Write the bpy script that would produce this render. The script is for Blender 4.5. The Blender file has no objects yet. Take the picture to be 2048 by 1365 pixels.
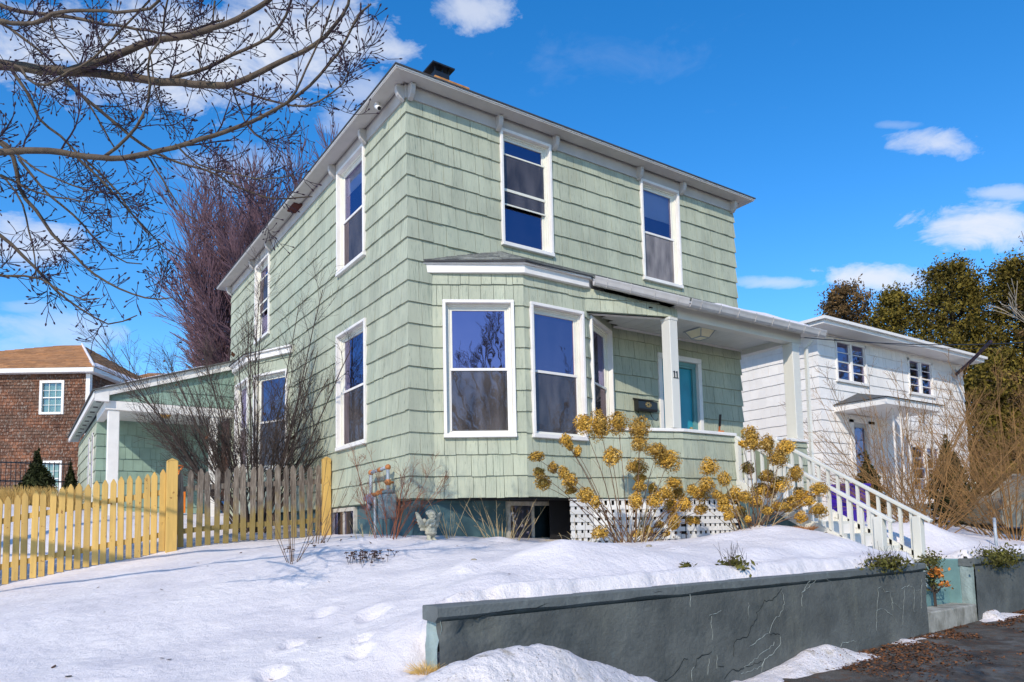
import bpy, math, random
import numpy as np
from mathutils import Vector, Matrix, noise
random.seed(7); RNG=np.random.default_rng(7)
SC=bpy.context.scene
COL=SC.collection
# ------------------------------------------------------------------ camera, world, sun, exposure
def setup_camera():
    yaw,pitch,roll=0.6011,0.0827,-0.0215
    cy,sy=math.cos(yaw),math.sin(yaw)
    f=Vector((sy*math.cos(pitch),cy*math.cos(pitch),math.sin(pitch)))
    r0=Vector((cy,-sy,0)); u0=r0.cross(f)
    r=math.cos(roll)*r0+math.sin(roll)*u0; u=-math.sin(roll)*r0+math.cos(roll)*u0
    cd=bpy.data.cameras.new('camera'); co=bpy.data.objects.new('camera',cd); COL.objects.link(co)
    m=Matrix((( r.x,u.x,-f.x,-4.3808),(r.y,u.y,-f.y,-8.8005),(r.z,u.z,-f.z,-0.4825),(0,0,0,1)))
    co.matrix_world=m
    cd.sensor_fit='HORIZONTAL'; cd.sensor_width=36; cd.lens=1456.89/2048*36
    cd.shift_y=(944.59-682.5)/2048; cd.clip_start=.05; cd.clip_end=2000
    SC.camera=co
setup_camera()
CAM=Vector((-4.3808,-8.8005,-0.4825))
SUN=Vector((-.64,-.515,.57)).normalized()
EL=math.asin(SUN.z); AZ=math.atan2(SUN.x,SUN.y)
SC.view_settings.view_transform='Standard'; SC.view_settings.look='None'
SC.view_settings.gamma=1; SC.view_settings.use_curve_mapping=False
SC.view_settings.exposure=-0.02
CLOUDS=[(0.1463, 0.5562, 0.21736, 0.04576, 0.135, 1.0), (0.3288, 0.6148, 0.1106, 0.0338, 0.09, 0.9), (0.4392, 0.6045, 0.0426, 0.0111, 0.052, 0.8), (0.4039, 0.5604, 0.0419, 0.0159, 0.064, 0.55), (0.3762, 0.5259, 0.0344, 0.0163, 0.076, 0.5), (0.5619, 0.6485, 0.055929999999999994, 0.0184, -0.015, 0.76), (1.1522, 0.4306, 0.04509, 0.013005, -0.267, 0.8), (1.191, 0.3302, 0.06273, 0.020315, -0.241, 1.0), (1.0725, 0.2999, 0.06282, 0.012325000000000001, -0.178, 1.0), (0.9667, 0.3097, 0.05382, 0.006205, -0.142, 0.6), (1.2179, 0.3637, 0.033030000000000004, 0.00612, -0.267, 0.6), (0.007, 0.3406, 0.0555, 0.0239, 0.18, 0.8), (0.0447, 0.2438, 0.0739, 0.017, 0.112, 0.5), (0.0092, 0.2672, 0.0247, 0.0055, 0.142, 0.27999999999999997), (-0.0037, 0.2182, 0.029, 0.0111, 0.117, 0.35), (0.239, 0.4558, 0.0573, 0.0221, 0.119, 0.35), (0.3424, 0.3906, 0.0673, 0.024, 0.061, 0.2), (1.1111, 0.4618, 0.0242, 0.0041, -0.252, 0.24499999999999997)]

def setup_world():
    w=bpy.data.worlds.new('World'); SC.world=w; w.use_nodes=True
    nt=w.node_tree; N=nt.nodes; Lk=nt.links; N.clear()
    def nd(t,**k):
        n=N.new(t)
        for a,b in k.items(): setattr(n,a,b)
        return n
    def mth(op,a,b=None,c=None,clamp=False):
        n=nd('ShaderNodeMath',operation=op); n.use_clamp=clamp
        for i,v in enumerate((a,b,c)):
            if v is None: continue
            if isinstance(v,(int,float)): n.inputs[i].default_value=v
            else: Lk.new(v,n.inputs[i])
        return n.outputs[0]
    sky=nd('ShaderNodeTexSky',sky_type='NISHITA'); sky.sun_disc=False
    sky.sun_elevation=EL; sky.sun_rotation=AZ; sky.air_density=1.0; sky.dust_density=0.15; sky.ozone_density=3.0; sky.altitude=200
    hs=nd('ShaderNodeHueSaturation'); hs.inputs['Saturation'].default_value=1.36; hs.inputs['Value'].default_value=SKYV
    hs.inputs['Hue'].default_value=.503
    Lk.new(sky.outputs[0],hs.inputs['Color'])
    tc=nd('ShaderNodeTexCoord'); sx=nd('ShaderNodeSeparateXYZ'); Lk.new(tc.outputs['Generated'],sx.inputs[0])
    az=mth('ARCTAN2',sx.outputs[0],sx.outputs[1]); el=mth('ARCSINE',sx.outputs[2])
    # ragged cloud noise over the sky directions, flattened towards the horizon
    def cn(scale,stz,det,rg,dist,off):
        mp=nd('ShaderNodeMapping'); mp.inputs['Scale'].default_value=(1,1,stz); mp.inputs['Location'].default_value=off; Lk.new(tc.outputs['Generated'],mp.inputs[0])
        n=nd('ShaderNodeTexNoise'); n.inputs['Scale'].default_value=scale; n.inputs['Detail'].default_value=det; n.inputs['Roughness'].default_value=rg; n.inputs['Distortion'].default_value=dist
        Lk.new(mp.outputs[0],n.inputs['Vector']); return n.outputs[0]
    na=cn(9.,2.4,9,.66,.6,(3,1,2)); nb=cn(30.,2.0,7,.6,.4,(1,5,2)); nc=cn(2.6,2.2,5,.6,.3,(7,2,2))
    wob=mth('ADD',mth('MULTIPLY',mth('SUBTRACT',na,.5),3.2),mth('MULTIPLY',mth('SUBTRACT',nb,.5),1.6))
    tot=None
    for (a0,e0,wa,we,sh,st) in CLOUDS:
        da=mth('SUBTRACT',az,a0)
        de=mth('SUBTRACT',mth('SUBTRACT',el,e0),mth('MULTIPLY',da,sh))
        q=mth('ADD',mth('POWER',mth('DIVIDE',mth('ABSOLUTE',da),wa*1.25),2.0),mth('POWER',mth('DIVIDE',mth('ABSOLUTE',de),we*1.35),2.0))
        m=mth('MAXIMUM',mth('SUBTRACT',1.0,mth('POWER',q,.6)),-1.5)
        v=mth('MULTIPLY',mth('ADD',mth('MULTIPLY',m,1.35),wob),.62,clamp=True)
        v=mth('MULTIPLY',mth('MULTIPLY',v,mth('SUBTRACT',1.9,v)),st*1.05,clamp=True)
        tot=v if tot is None else mth('MAXIMUM',tot,v)
    wis=mth('MULTIPLY',mth('SUBTRACT',mth('ADD',mth('MULTIPLY',na,.6),mth('MULTIPLY',nc,.8)),.80),3.0,clamp=True)
    tot=mth('MAXIMUM',tot,mth('MULTIPLY',wis,.15))
    tot=mth('MULTIPLY',tot,.93)
    mix=nd('ShaderNodeMix',data_type='RGBA'); Lk.new(tot,mix.inputs['Factor'])
    Lk.new(hs.outputs[0],mix.inputs[6]); mix.inputs[7].default_value=(CLV*.93,CLV*.97,CLV*1.06,1)
    bg=nd('ShaderNodeBackground'); bg.inputs['Strength'].default_value=.10
    out=nd('ShaderNodeOutputWorld'); Lk.new(mix.outputs[2],bg.inputs[0]); Lk.new(bg.outputs[0],out.inputs[0])
SKYV=2.35; CLV=9.4
setup_world()
sd=bpy.data.lights.new('sun','SUN'); sd.energy=4.0; sd.angle=math.radians(.53); sd.color=(1,.90,.76)
so=bpy.data.objects.new('sun',sd); COL.objects.link(so); so.rotation_euler=SUN.to_track_quat('Z','Y').to_euler(); so.location=(-20,-20,30)
# ------------------------------------------------------------------ helpers
class MB:
    def __init__(s): s.v=[]; s.f=[]; s.t=[]
    def add(s,v,f,t=0.5):
        n=len(s.v); s.v.extend([tuple(p) for p in v]); s.f.extend([tuple(i+n for i in q) for q in f]); s.t.extend([t]*len(f)); return s
    def hexa(s,c,t=0.5): # c: 8 corners: bottom ring 0-3, top ring 4-7 (ccw from above)
        return s.add(c,[(3,2,1,0),(4,5,6,7),(0,1,5,4),(1,2,6,5),(2,3,7,6),(3,0,4,7)],t)
    def box(s,x0,x1,y0,y1,z0,z1,t=.5):
        return s.hexa([(x0,y0,z0),(x1,y0,z0),(x1,y1,z0),(x0,y1,z0),(x0,y0,z1),(x1,y0,z1),(x1,y1,z1),(x0,y1,z1)],t)
    def beam(s,p,q,w,h,up=(0,0,1),t=.5): # rectangular bar along p->q
        p=Vector(p);q=Vector(q);d=(q-p).normalized(); a=d.cross(Vector(up)).normalized(); b=a.cross(d)
        a=a*w/2;b=b*h/2
        return s.hexa([p-a-b,p+a-b,q+a-b,q-a-b,p-a+b,p+a+b,q+a+b,q-a+b],t)
    def tube(s,pts,rad,k=8,t=.5,cap=True):
        pts=[Vector(p) for p in pts]; n=len(pts)
        if not hasattr(rad,'__len__'): rad=[rad]*n
        base=len(s.v); ref=Vector((.31,.17,.93))
        for i in range(n):
            d=(pts[min(i+1,n-1)]-pts[max(i-1,0)]).normalized()
            a=d.cross(ref)
            if a.length<.05: a=d.cross(Vector((1,0,0)))
            a.normalize(); b=d.cross(a)
            for j in range(k):
                an=2*math.pi*j/k; s.v.append(tuple(pts[i]+(a*math.cos(an)+b*math.sin(an))*rad[i]))
        for i in range(n-1):
            for j in range(k):
                s.f.append((base+i*k+j,base+i*k+(j+1)%k,base+(i+1)*k+(j+1)%k,base+(i+1)*k+j)); s.t.append(t)
        if cap:
            s.f.append(tuple(base+j for j in range(k))[::-1]); s.f.append(tuple(base+(n-1)*k+j for j in range(k))); s.t+= [t,t]
        return s
    def ell(s,c,r,nu=10,nv=7,rot=None,t=.5):
        base=len(s.v); R=rot or Matrix.Identity(3)
        for i in range(nv+1):
            th=math.pi*i/nv
            for j in range(nu):
                ph=2*math.pi*j/nu
                p=R@Vector((r[0]*math.sin(th)*math.cos(ph),r[1]*math.sin(th)*math.sin(ph),r[2]*math.cos(th)))
                s.v.append((c[0]+p.x,c[1]+p.y,c[2]+p.z))
        for i in range(nv):
            for j in range(nu):
                s.f.append((base+i*nu+j,base+(i+1)*nu+j,base+(i+1)*nu+(j+1)%nu,base+i*nu+(j+1)%nu)); s.t.append(t)
        return s
class FR: # wall frame: a along, o outwards, z up
    def __init__(s,x,y,ux,uy):
        l=math.hypot(ux,uy); s.x=x;s.y=y;s.u=(ux/l,uy/l);s.n=(uy/l,-ux/l); s.len=l
    def p(s,a,o,z): return (s.x+a*s.u[0]+o*s.n[0],s.y+a*s.u[1]+o*s.n[1],z)
    def box(s,mb,a0,a1,o0,o1,z0,z1,t=.5):
        P=s.p
        return mb.hexa([P(a0,o1,z0),P(a1,o1,z0),P(a1,o0,z0),P(a0,o0,z0),P(a0,o1,z1),P(a1,o1,z1),P(a1,o0,z1),P(a0,o0,z1)],t)
def tag(o,label=None,cat=None,group=None,kind=None):
    if label: o['label']=label
    if cat: o['category']=cat
    if group: o['group']=group
    if kind: o['kind']=kind
    return o
def thing(name,label,cat,loc=(0,0,0),group=None):
    o=bpy.data.objects.new(name,None); COL.objects.link(o); o.location=loc; o.empty_display_size=.2
    return tag(o,label,cat,group)
def wloc(o):
    v=Vector((0,0,0))
    if o is None: return v
    if o.type=='EMPTY': return Vector(o.location)
    return v
def part(name,mb,mat,parent=None,label=None,kind=None,smooth=False,tint=False):
    me=bpy.data.meshes.new(name)
    if isinstance(mb,MB):
        me.from_pydata(mb.v,[],mb.f)
        if tint and mb.f:
            at=me.attributes.new('tint','FLOAT','FACE'); at.data.foreach_set('value',mb.t)
    else:
        me.from_pydata(mb[0].tolist() if hasattr(mb[0],'tolist') else mb[0],[],mb[1].tolist() if hasattr(mb[1],'tolist') else mb[1])
        if tint and len(mb)>2:
            at=me.attributes.new('tint','FLOAT','FACE'); at.data.foreach_set('value',mb[2])
    if smooth: me.polygons.foreach_set('use_smooth',[True]*len(me.polygons))
    me.materials.append(mat); me.update()
    o=bpy.data.objects.new(name,me); COL.objects.link(o)
    if parent is not None:
        o.parent=parent
        if parent.type=='EMPTY': o.matrix_parent_inverse=Matrix.Translation(-Vector(parent.location))
    if label: o['label']=label
    if kind: o['kind']=kind
    return o
def bevel(o,w=.006,seg=2):
    m=o.modifiers.new('bevel','BEVEL'); m.width=w; m.segments=seg; m.limit_method='ANGLE'; m.angle_limit=math.radians(40); return o
# fast batch of tapered tubes
def tubes(polys,k=3):
    V=[];F=[];n0=0
    ang=np.arange(k)*2*np.pi/k; ca=np.cos(ang);sa=np.sin(ang)
    by={}
    for p in polys: by.setdefault(len(p),[]).append(p)
    for n,ps in by.items():
        A=np.array(ps,float) # m,n,4
        if n<2: continue
        P=A[:,:,:3]; R=A[:,:,3]
        T=np.empty_like(P); T[:,1:-1]=P[:,2:]-P[:,:-2]; T[:,0]=P[:,1]-P[:,0]; T[:,-1]=P[:,-1]-P[:,-2]
        T/=np.linalg.norm(T,axis=2,keepdims=True)+1e-9
        ref=np.where(np.abs(T[:,:,2:3])>.9,np.array([1.,0,0]),np.array([0,0,1.]))
        a=np.cross(T,ref); a/=np.linalg.norm(a,axis=2,keepdims=True)+1e-9; b=np.cross(T,a)
        ring=P[:,:,None,:]+(a[:,:,None,:]*ca[None,None,:,None]+b[:,:,None,:]*sa[None,None,:,None])*R[:,:,None,None]
        m=len(ps); V.append(ring.reshape(-1,3))
        idx=(np.arange(m)[:,None,None]*n*k+np.arange(n-1)[None,:,None]*k+np.arange(k)[None,None,:])
        nx=np.roll(np.arange(k),-1)
        idn=(np.arange(m)[:,None,None]*n*k+np.arange(n-1)[None,:,None]*k+nx[None,None,:])
        q=np.stack([idx,idn,idn+k,idx+k],-1).reshape(-1,4)+n0
        F.append(q); n0+=m*n*k
    if not V: return np.zeros((0,3)),np.zeros((0,4),int)
    return np.concatenate(V),np.concatenate(F)
def leaves(C,S,N=None,aspect=1.6,bend=0.0):
    # diamond leaves at centres C (m,3), size S (m,), random orientation (or normals N)
    m=len(C); a=RNG.normal(size=(m,3)); a/=np.linalg.norm(a,axis=1,keepdims=True)
    if N is None: N=RNG.normal(size=(m,3))
    a-=N*(np.sum(a*N,1)/(np.sum(N*N,1)+1e-9))[:,None]; a/=np.linalg.norm(a,axis=1,keepdims=True)+1e-9
    b=np.cross(N/(np.linalg.norm(N,axis=1,keepdims=True)+1e-9),a)
    S=np.asarray(S)[:,None]
    V=np.stack([C-a*S*aspect/2,C+b*S/2,C+a*S*aspect/2,C-b*S/2],1).reshape(-1,3)
    F=np.arange(m*4).reshape(m,4)
    return V,F
# ------------------------------------------------------------------ materials
def mat(name,col,rough=.75,var=.12,scale=3.,stretch=(1,1,1),bump=0.,bscale=60.,bstretch=None,tint=0.,spec=.4,col2=None,c2scale=2.,c2lo=.5,c2hi=.62,c2stretch=(1,1,1),metal=0.,detail=4,bdist=.01,layers=(),tintcol=None):
    m=bpy.data.materials.new(name); m.use_nodes=True; nt=m.node_tree; N=nt.nodes; L=nt.links
    b=N['Principled BSDF']; b.inputs['Roughness'].default_value=rough; b.inputs['Specular IOR Level'].default_value=spec; b.inputs['Metallic'].default_value=metal
    g=N.new('ShaderNodeNewGeometry')
    def noi(sc,st,det=4,rg=.55,dist=0.):
        mp=N.new('ShaderNodeMapping'); mp.inputs['Scale'].default_value=st; L.new(g.outputs['Position'],mp.inputs[0])
        n=N.new('ShaderNodeTexNoise'); n.inputs['Scale'].default_value=sc; n.inputs['Detail'].default_value=det; n.inputs['Roughness'].default_value=rg; n.inputs['Distortion'].default_value=dist
        L.new(mp.outputs[0],n.inputs['Vector']); return n.outputs[0]
    def ramp(src,lo,hi,c0=(0,0,0,1),c1=(1,1,1,1)):
        r=N.new('ShaderNodeMapRange'); r.inputs[1].default_value=lo; r.inputs[2].default_value=hi; r.interpolation_type='SMOOTHSTEP'; L.new(src,r.inputs[0]); return r.outputs[0]
    def mixc(f,a,bb,mode='MIX'):
        x=N.new('ShaderNodeMix'); x.data_type='RGBA'; x.blend_type=mode
        if isinstance(f,float): x.inputs[0].default_value=f
        else: L.new(f,x.inputs[0])
        for i,c in ((6,a),(7,bb)):
            if isinstance(c,tuple): x.inputs[i].default_value=(c+(1,))[:4]
            else: L.new(c,x.inputs[i])
        return x.outputs[2]
    lo=tuple(c*(1-var) for c in col); hi=tuple(min(1,c*(1+var)) for c in col)
    cur=mixc(ramp(noi(scale,stretch,detail),.3,.7),lo,hi)
    if tint:
        at=N.new('ShaderNodeAttribute'); at.attribute_name='tint'
        cur=mixc(at.outputs['Fac'],mixc(1.,cur,tintcol or (1-tint,1-tint,1-tint*.9),'MULTIPLY'),mixc(1.,cur,(1+tint*.5,1+tint*.5,1+tint*.5),'MULTIPLY'))
    if col2: cur=mixc(ramp(noi(c2scale,c2stretch,5,.6,.3),c2lo,c2hi),cur,col2)
    for (cc,sc,st,l0,h0,am) in layers:
        f=ramp(noi(sc,st,6,.65,.2),l0,h0); mm=N.new('ShaderNodeMath'); mm.operation='MULTIPLY'; L.new(f,mm.inputs[0]); mm.inputs[1].default_value=am
        cur=mixc(mm.outputs[0],cur,cc)
    L.new(cur,b.inputs['Base Color'])
    if bump:
        bp=N.new('ShaderNodeBump'); bp.inputs['Strength'].default_value=bump; bp.inputs['Distance'].default_value=bdist
        L.new(noi(bscale,bstretch or stretch,4),bp.inputs['Height']); L.new(bp.outputs[0],b.inputs['Normal'])
    return m
M={}
M['siding']=mat('sage_shingle',(.405,.425,.315),.72,.12,2.2,(1,1,.5),bump=1.0,bscale=55,bstretch=(1,1,.02),bdist=.006,tint=.07,
    layers=(((.20,.24,.185),38.,(1,1,.03),.52,.68,.62),((.40,.43,.31),1.2,(1,1,.6),.5,.7,.4),((.13,.16,.13),70.,(1,1,.015),.60,.67,.75),((.30,.36,.28),.7,(1,1,.5),.50,.72,.35)))
M['backing']=mat('siding_backing',(.20,.24,.18),.8,.1)
M['white']=mat('white_paint',(.76,.725,.68),.55,.05,4,bump=.15,bscale=30,bdist=.004,layers=(((.55,.52,.48),9.,(1,1,.4),.60,.80,.30),))
M['cream']=mat('cream_vinyl',(.72,.70,.60),.45,.04,5)
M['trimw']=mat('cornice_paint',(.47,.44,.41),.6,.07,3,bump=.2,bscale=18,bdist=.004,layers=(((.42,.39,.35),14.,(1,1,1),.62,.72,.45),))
M['beige']=mat('post_paint',(.66,.645,.58),.55,.04,3,(1,1,.3),bump=.15,bscale=25,bdist=.003,layers=(((.5,.47,.40),12.,(1,1,.3),.60,.75,.35),))
M['ceil']=mat('porch_ceiling_paint',(.62,.62,.58),.6,.05,3)
M['gutter']=mat('gutter_metal',(.50,.48,.46),.4,.06,6,spec=.6,layers=(((.42,.38,.35),9.,(1,1,1),.58,.72,.4),))
M['roof']=mat('asphalt_shingle',(.21,.215,.19),.9,.25,30,bump=.6,bscale=200,bdist=.004,tint=.55)
M['rooflines']=mat('dark_drip_edge',(.05,.05,.055),.7,.2)
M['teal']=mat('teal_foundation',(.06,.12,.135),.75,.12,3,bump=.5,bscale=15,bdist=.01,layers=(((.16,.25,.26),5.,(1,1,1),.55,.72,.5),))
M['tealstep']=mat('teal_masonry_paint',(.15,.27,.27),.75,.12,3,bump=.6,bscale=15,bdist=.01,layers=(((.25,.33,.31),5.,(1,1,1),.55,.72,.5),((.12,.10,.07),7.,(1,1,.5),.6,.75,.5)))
M['door']=mat('turquoise_door',(.015,.27,.36),.4,.08,3,spec=.5)
M['dark']=mat('dark_interior',(.012,.012,.014),.8,.1)
M['blackmetal']=mat('black_metal',(.012,.012,.014),.35,.1,10,spec=.6)
M['brass']=mat('gold_emblem',(.5,.36,.16),.35,.1,metal=.6)
M['newwood']=mat('new_pine_picket',(.55,.345,.095),.7,.12,3.,(6,6,.5),bump=.4,bscale=30,bstretch=(8,8,.3),bdist=.003,tint=.22,
    layers=(((.22,.09,.02),15.,(1,1,.7),.64,.67,.95),((.62,.40,.10),2.5,(2,2,.6),.5,.7,.5)))
M['oldwood']=mat('weathered_picket',(.19,.155,.12),.9,.3,12,(5,5,.6),bump=.9,bscale=40,bstretch=(4,4,.5),bdist=.006,tint=.35,layers=(((.07,.05,.038),45.,(1,1,.07),.50,.62,.8),((.34,.30,.25),30.,(1,1,.12),.55,.68,.7)))
M['snow']=None
M['stone']=mat('lichened_stone',(.42,.40,.31),.9,.25,25,bump=.7,bscale=90,bdist=.004,layers=(((.22,.21,.13),14.,(1,1,1),.5,.65,.6),))
M['bark']=mat('grey_bark',(.085,.062,.042),.85,.3,10,bump=.9,bscale=60,bdist=.006,layers=(((.17,.14,.08),6.,(1,1,1),.55,.7,.5),))
M['twig']=mat('purple_twig',(.035,.016,.028),.7,.2,10)
M['fartwig']=mat('far_twig_mauve',(.135,.075,.09),.8,.25,1.5)
M['shrubtwig']=mat('shrub_twig_brown',(.06,.042,.034),.8,.25,3)
M['redtwig']=mat('red_twig',(.24,.075,.03),.7,.3,6)
M['tanstem']=mat('tan_stem',(.42,.32,.17),.8,.2,8)
M['hydstem']=mat('hydrangea_stem',(.16,.09,.05),.75,.25,8)
M['hydhead']=mat('dried_hydrangea_bloom',(.62,.35,.045),.8,.28,18,tint=.6,layers=(((.85,.63,.24),11.,(1,1,1),.54,.66,.6),((.34,.15,.03),4.,(1,1,1),.58,.72,.6)))
M['drygrass']=mat('dry_grass',(.55,.42,.20),.85,.25,6)
M['brushstem']=mat('brush_stem',(.27,.145,.05),.8,.35,.9)
M['cedar']=mat('cedar_foliage',(.15,.112,.018),.85,.4,1.2,tint=.45,spec=.2)
M['cedarp']=mat('brown_cedar_foliage',(.15,.09,.035),.85,.4,1.2,tint=.45,spec=.2)
M['evergreen']=mat('evergreen_foliage',(.03,.036,.010),.8,.35,3,tint=.4,spec=.2)
M['wallgreen']=mat('creeper_foliage',(.105,.10,.022),.8,.35,8,tint=.4,spec=.2)
M['orangeleaf']=mat('orange_dead_leaf',(.55,.19,.03),.7,.35,14,tint=.4)
M['litter']=mat('leaf_litter',(.15,.06,.02),.85,.5,9,tint=.5)
M['concrete']=mat('concrete',(.33,.32,.28),.85,.2,6,bump=.6,bscale=60,bdist=.006,layers=(((.13,.12,.09),5.,(1,1,.5),.45,.62,.7),((.12,.2,.2),4.,(1,1,1),.6,.7,.6)))
M['whsiding']=mat('white_shake',(.80,.765,.72),.7,.05,1.5,bump=.5,bscale=60,bstretch=(1,1,.03),bdist=.004,tint=.05,layers=(((.70,.68,.70),30.,(1,1,.05),.58,.72,.4),))
M['whtrim']=mat('white_trim',(.78,.75,.71),.6,.04,2)
M['brsh']=mat('brown_shingle',(.165,.068,.034),.85,.35,1.2,tint=.45,layers=(((.10,.055,.035),1.3,(1,1,1.2),.45,.62,.75),((.34,.29,.24),17.,(1,1,.5),.53,.62,.6)))
M['brroof']=mat('brown_asphalt_roof',(.40,.20,.085),.85,.15,5,tint=.25)
M['rust']=mat('rusty_pipe',(.42,.16,.05),.7,.35,25)
M['grey']=mat('grey_metal',(.34,.38,.42),.45,.15,10,spec=.5)
M['meter']=mat('gas_meter_paint',(.17,.22,.23),.6,.2,14,layers=(((.35,.15,.06),14.,(1,1,1),.58,.68,.7),))
M['purple']=mat('purple_bin_plastic',(.06,.02,.38),.4,.1)
M['orange']=mat('orange_plastic',(.75,.20,.02),.4,.1)
M['orangewood']=mat('orange_handle',(.45,.13,.04),.5,.1)
M['brick']=mat('chimney_brick',(.45,.20,.06),.85,.3,10)
M['lampglass']=mat('frosted_lamp_glass',(.92,.86,.6),.3,.05,5,spec=.5)
M['car']=mat('beige_car_paint',(.26,.24,.19),.3,.05,spec=.6)
M['carglass']=mat('car_glass',(.03,.05,.05),.1,.05,spec=.9)
M['tyre']=mat('tyre_rubber',(.02,.02,.02),.8,.1)
M['blind']=mat('window_blind',(.92,.90,.90),.7,.04,4)
M['curtain']=mat('green_curtain',(.35,.55,.42),.8,.1,8,(1,1,.2))
M['sideteal']=mat('teal_annex_shingle',(.24,.34,.27),.75,.1,2.5,bump=.6,bscale=55,bstretch=(1,1,.03),bdist=.005,tint=.12,layers=(((.20,.32,.27),34.,(1,1,.03),.55,.7,.5),))
def snow_mat(name,dirty=0.):
    m=bpy.data.materials.new(name); m.use_nodes=True; nt=m.node_tree; N=nt.nodes; L=nt.links; b=N['Principled BSDF']
    g=N.new('ShaderNodeNewGeometry')
    def noi(sc,det=5,rg=.6): 
        n=N.new('ShaderNodeTexNoise'); n.inputs['Scale'].default_value=sc; n.inputs['Detail'].default_value=det; n.inputs['Roughness'].default_value=rg; L.new(g.outputs['Position'],n.inputs['Vector']); return n.outputs[0]
    mx=N.new('ShaderNodeMix'); mx.data_type='RGBA'; r=N.new('ShaderNodeMapRange'); r.inputs[1].default_value=.35; r.inputs[2].default_value=.7; L.new(noi(1.3),r.inputs[0]); L.new(r.outputs[0],mx.inputs[0])
    mx.inputs[6].default_value=(.74,.69,.70,1); mx.inputs[7].default_value=(.86,.80,.78,1); cur=mx.outputs[2]
    for sc,lo,hi,c,am in ((7.,.63-.06*dirty,.78-.05*dirty,(.42,.35,.25,1),.22+.7*dirty),(38.,.70-.09*dirty,.76-.04*dirty,(.12,.08,.05,1),.30+.6*dirty),(3.,.55,.75,(.55,.50,.42,1),.05+.45*dirty)):
        x=N.new('ShaderNodeMix'); x.data_type='RGBA'; rr=N.new('ShaderNodeMapRange'); rr.inputs[1].default_value=lo; rr.inputs[2].default_value=hi; rr.inputs[4].default_value=am; L.new(noi(sc),rr.inputs[0]); L.new(rr.outputs[0],x.inputs[0]); L.new(cur,x.inputs[6]); x.inputs[7].default_value=c; cur=x.outputs[2]
    L.new(cur,b.inputs['Base Color']); b.inputs['Roughness'].default_value=.55; b.inputs['Specular IOR Level'].default_value=.3
    ad=N.new('ShaderNodeMath'); ad.operation='ADD'; m2=N.new('ShaderNodeMath'); m2.operation='MULTIPLY'; m2.inputs[1].default_value=.22; L.new(noi(140.,3),m2.inputs[0]); L.new(noi(9.+14*dirty,6,.65),ad.inputs[0]); L.new(m2.outputs[0],ad.inputs[1])
    bp=N.new('ShaderNodeBump'); bp.inputs['Strength'].default_value=1.; bp.inputs['Distance'].default_value=.035; L.new(ad.outputs[0],bp.inputs['Height']); L.new(bp.outputs[0],b.inputs['Normal'])
    return m
M['snow']=snow_mat('snow'); M['dirtysnow']=snow_mat('dirty_snow',1.)
def glass_mat(name,tr=.45,base=(.02,.02,.03),wav=.25,refl=.5,tintc=(.75,.78,1)):
    m=bpy.data.materials.new(name); m.use_nodes=True; nt=m.node_tree; N=nt.nodes; L=nt.links; N.clear()
    g=N.new('ShaderNodeNewGeometry'); n=N.new('ShaderNodeTexNoise'); n.inputs['Scale'].default_value=5.; n.inputs['Detail'].default_value=1; L.new(g.outputs['Position'],n.inputs['Vector'])
    bp=N.new('ShaderNodeBump'); bp.inputs['Strength'].default_value=wav; bp.inputs['Distance'].default_value=.02; L.new(n.outputs[0],bp.inputs['Height'])
    gl=N.new('ShaderNodeBsdfGlossy'); gl.inputs['Roughness'].default_value=.015; gl.inputs['Color'].default_value=tintc+(1,); L.new(bp.outputs[0],gl.inputs['Normal'])
    t=N.new('ShaderNodeBsdfTransparent'); t.inputs[0].default_value=(.8,.85,.85,1)
    d=N.new('ShaderNodeBsdfDiffuse'); mp=N.new('ShaderNodeMapping'); mp.inputs['Scale'].default_value=(3.,3.,.8); L.new(g.outputs['Position'],mp.inputs[0])
    n2=N.new('ShaderNodeTexNoise'); n2.inputs['Scale'].default_value=2.2; n2.inputs['Detail'].default_value=4; L.new(mp.outputs[0],n2.inputs['Vector']); rr=N.new('ShaderNodeMapRange'); rr.inputs[1].default_value=.3; rr.inputs[2].default_value=.7; L.new(n2.outputs[0],rr.inputs[0])
    mc=N.new('ShaderNodeMix'); mc.data_type='RGBA'; L.new(rr.outputs[0],mc.inputs[0]); mc.inputs[6].default_value=tuple(c*.45 for c in base)+(1,); mc.inputs[7].default_value=tuple(c*1.5 for c in base)+(1,); L.new(mc.outputs[2],d.inputs[0])
    m1=N.new('ShaderNodeMixShader'); m1.inputs[0].default_value=tr; L.new(d.outputs[0],m1.inputs[1]); L.new(t.outputs[0],m1.inputs[2])
    f=N.new('ShaderNodeFresnel'); f.inputs['IOR'].default_value=1.5
    a=N.new('ShaderNodeMath'); a.operation='ADD'; a.use_clamp=True; L.new(f.outputs[0],a.inputs[0]); a.inputs[1].default_value=refl
    m2=N.new('ShaderNodeMixShader'); L.new(a.outputs[0],m2.inputs[0]); L.new(m1.outputs[0],m2.inputs[1]); L.new(gl.outputs[0],m2.inputs[2])
    o=N.new('ShaderNodeOutputMaterial'); L.new(m2.outputs[0],o.inputs[0]); return m
M['glass']=glass_mat('window_glass',.8,refl=.20,wav=.06,tintc=(.58,.55,.9))
M['wavyglass']=glass_mat('wavy_window_glass',.3,wav=.045,refl=.36,tintc=(.66,.44,.66))
M['screen']=glass_mat('insect_screen',.30,base=(.10,.09,.09),refl=.10,tintc=(.42,.34,.40),wav=.05)
M['screenlight']=glass_mat('insect_screen_backlit',.2,base=(.27,.24,.22),refl=.0)  # paler beige mesh for one upper window
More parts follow.
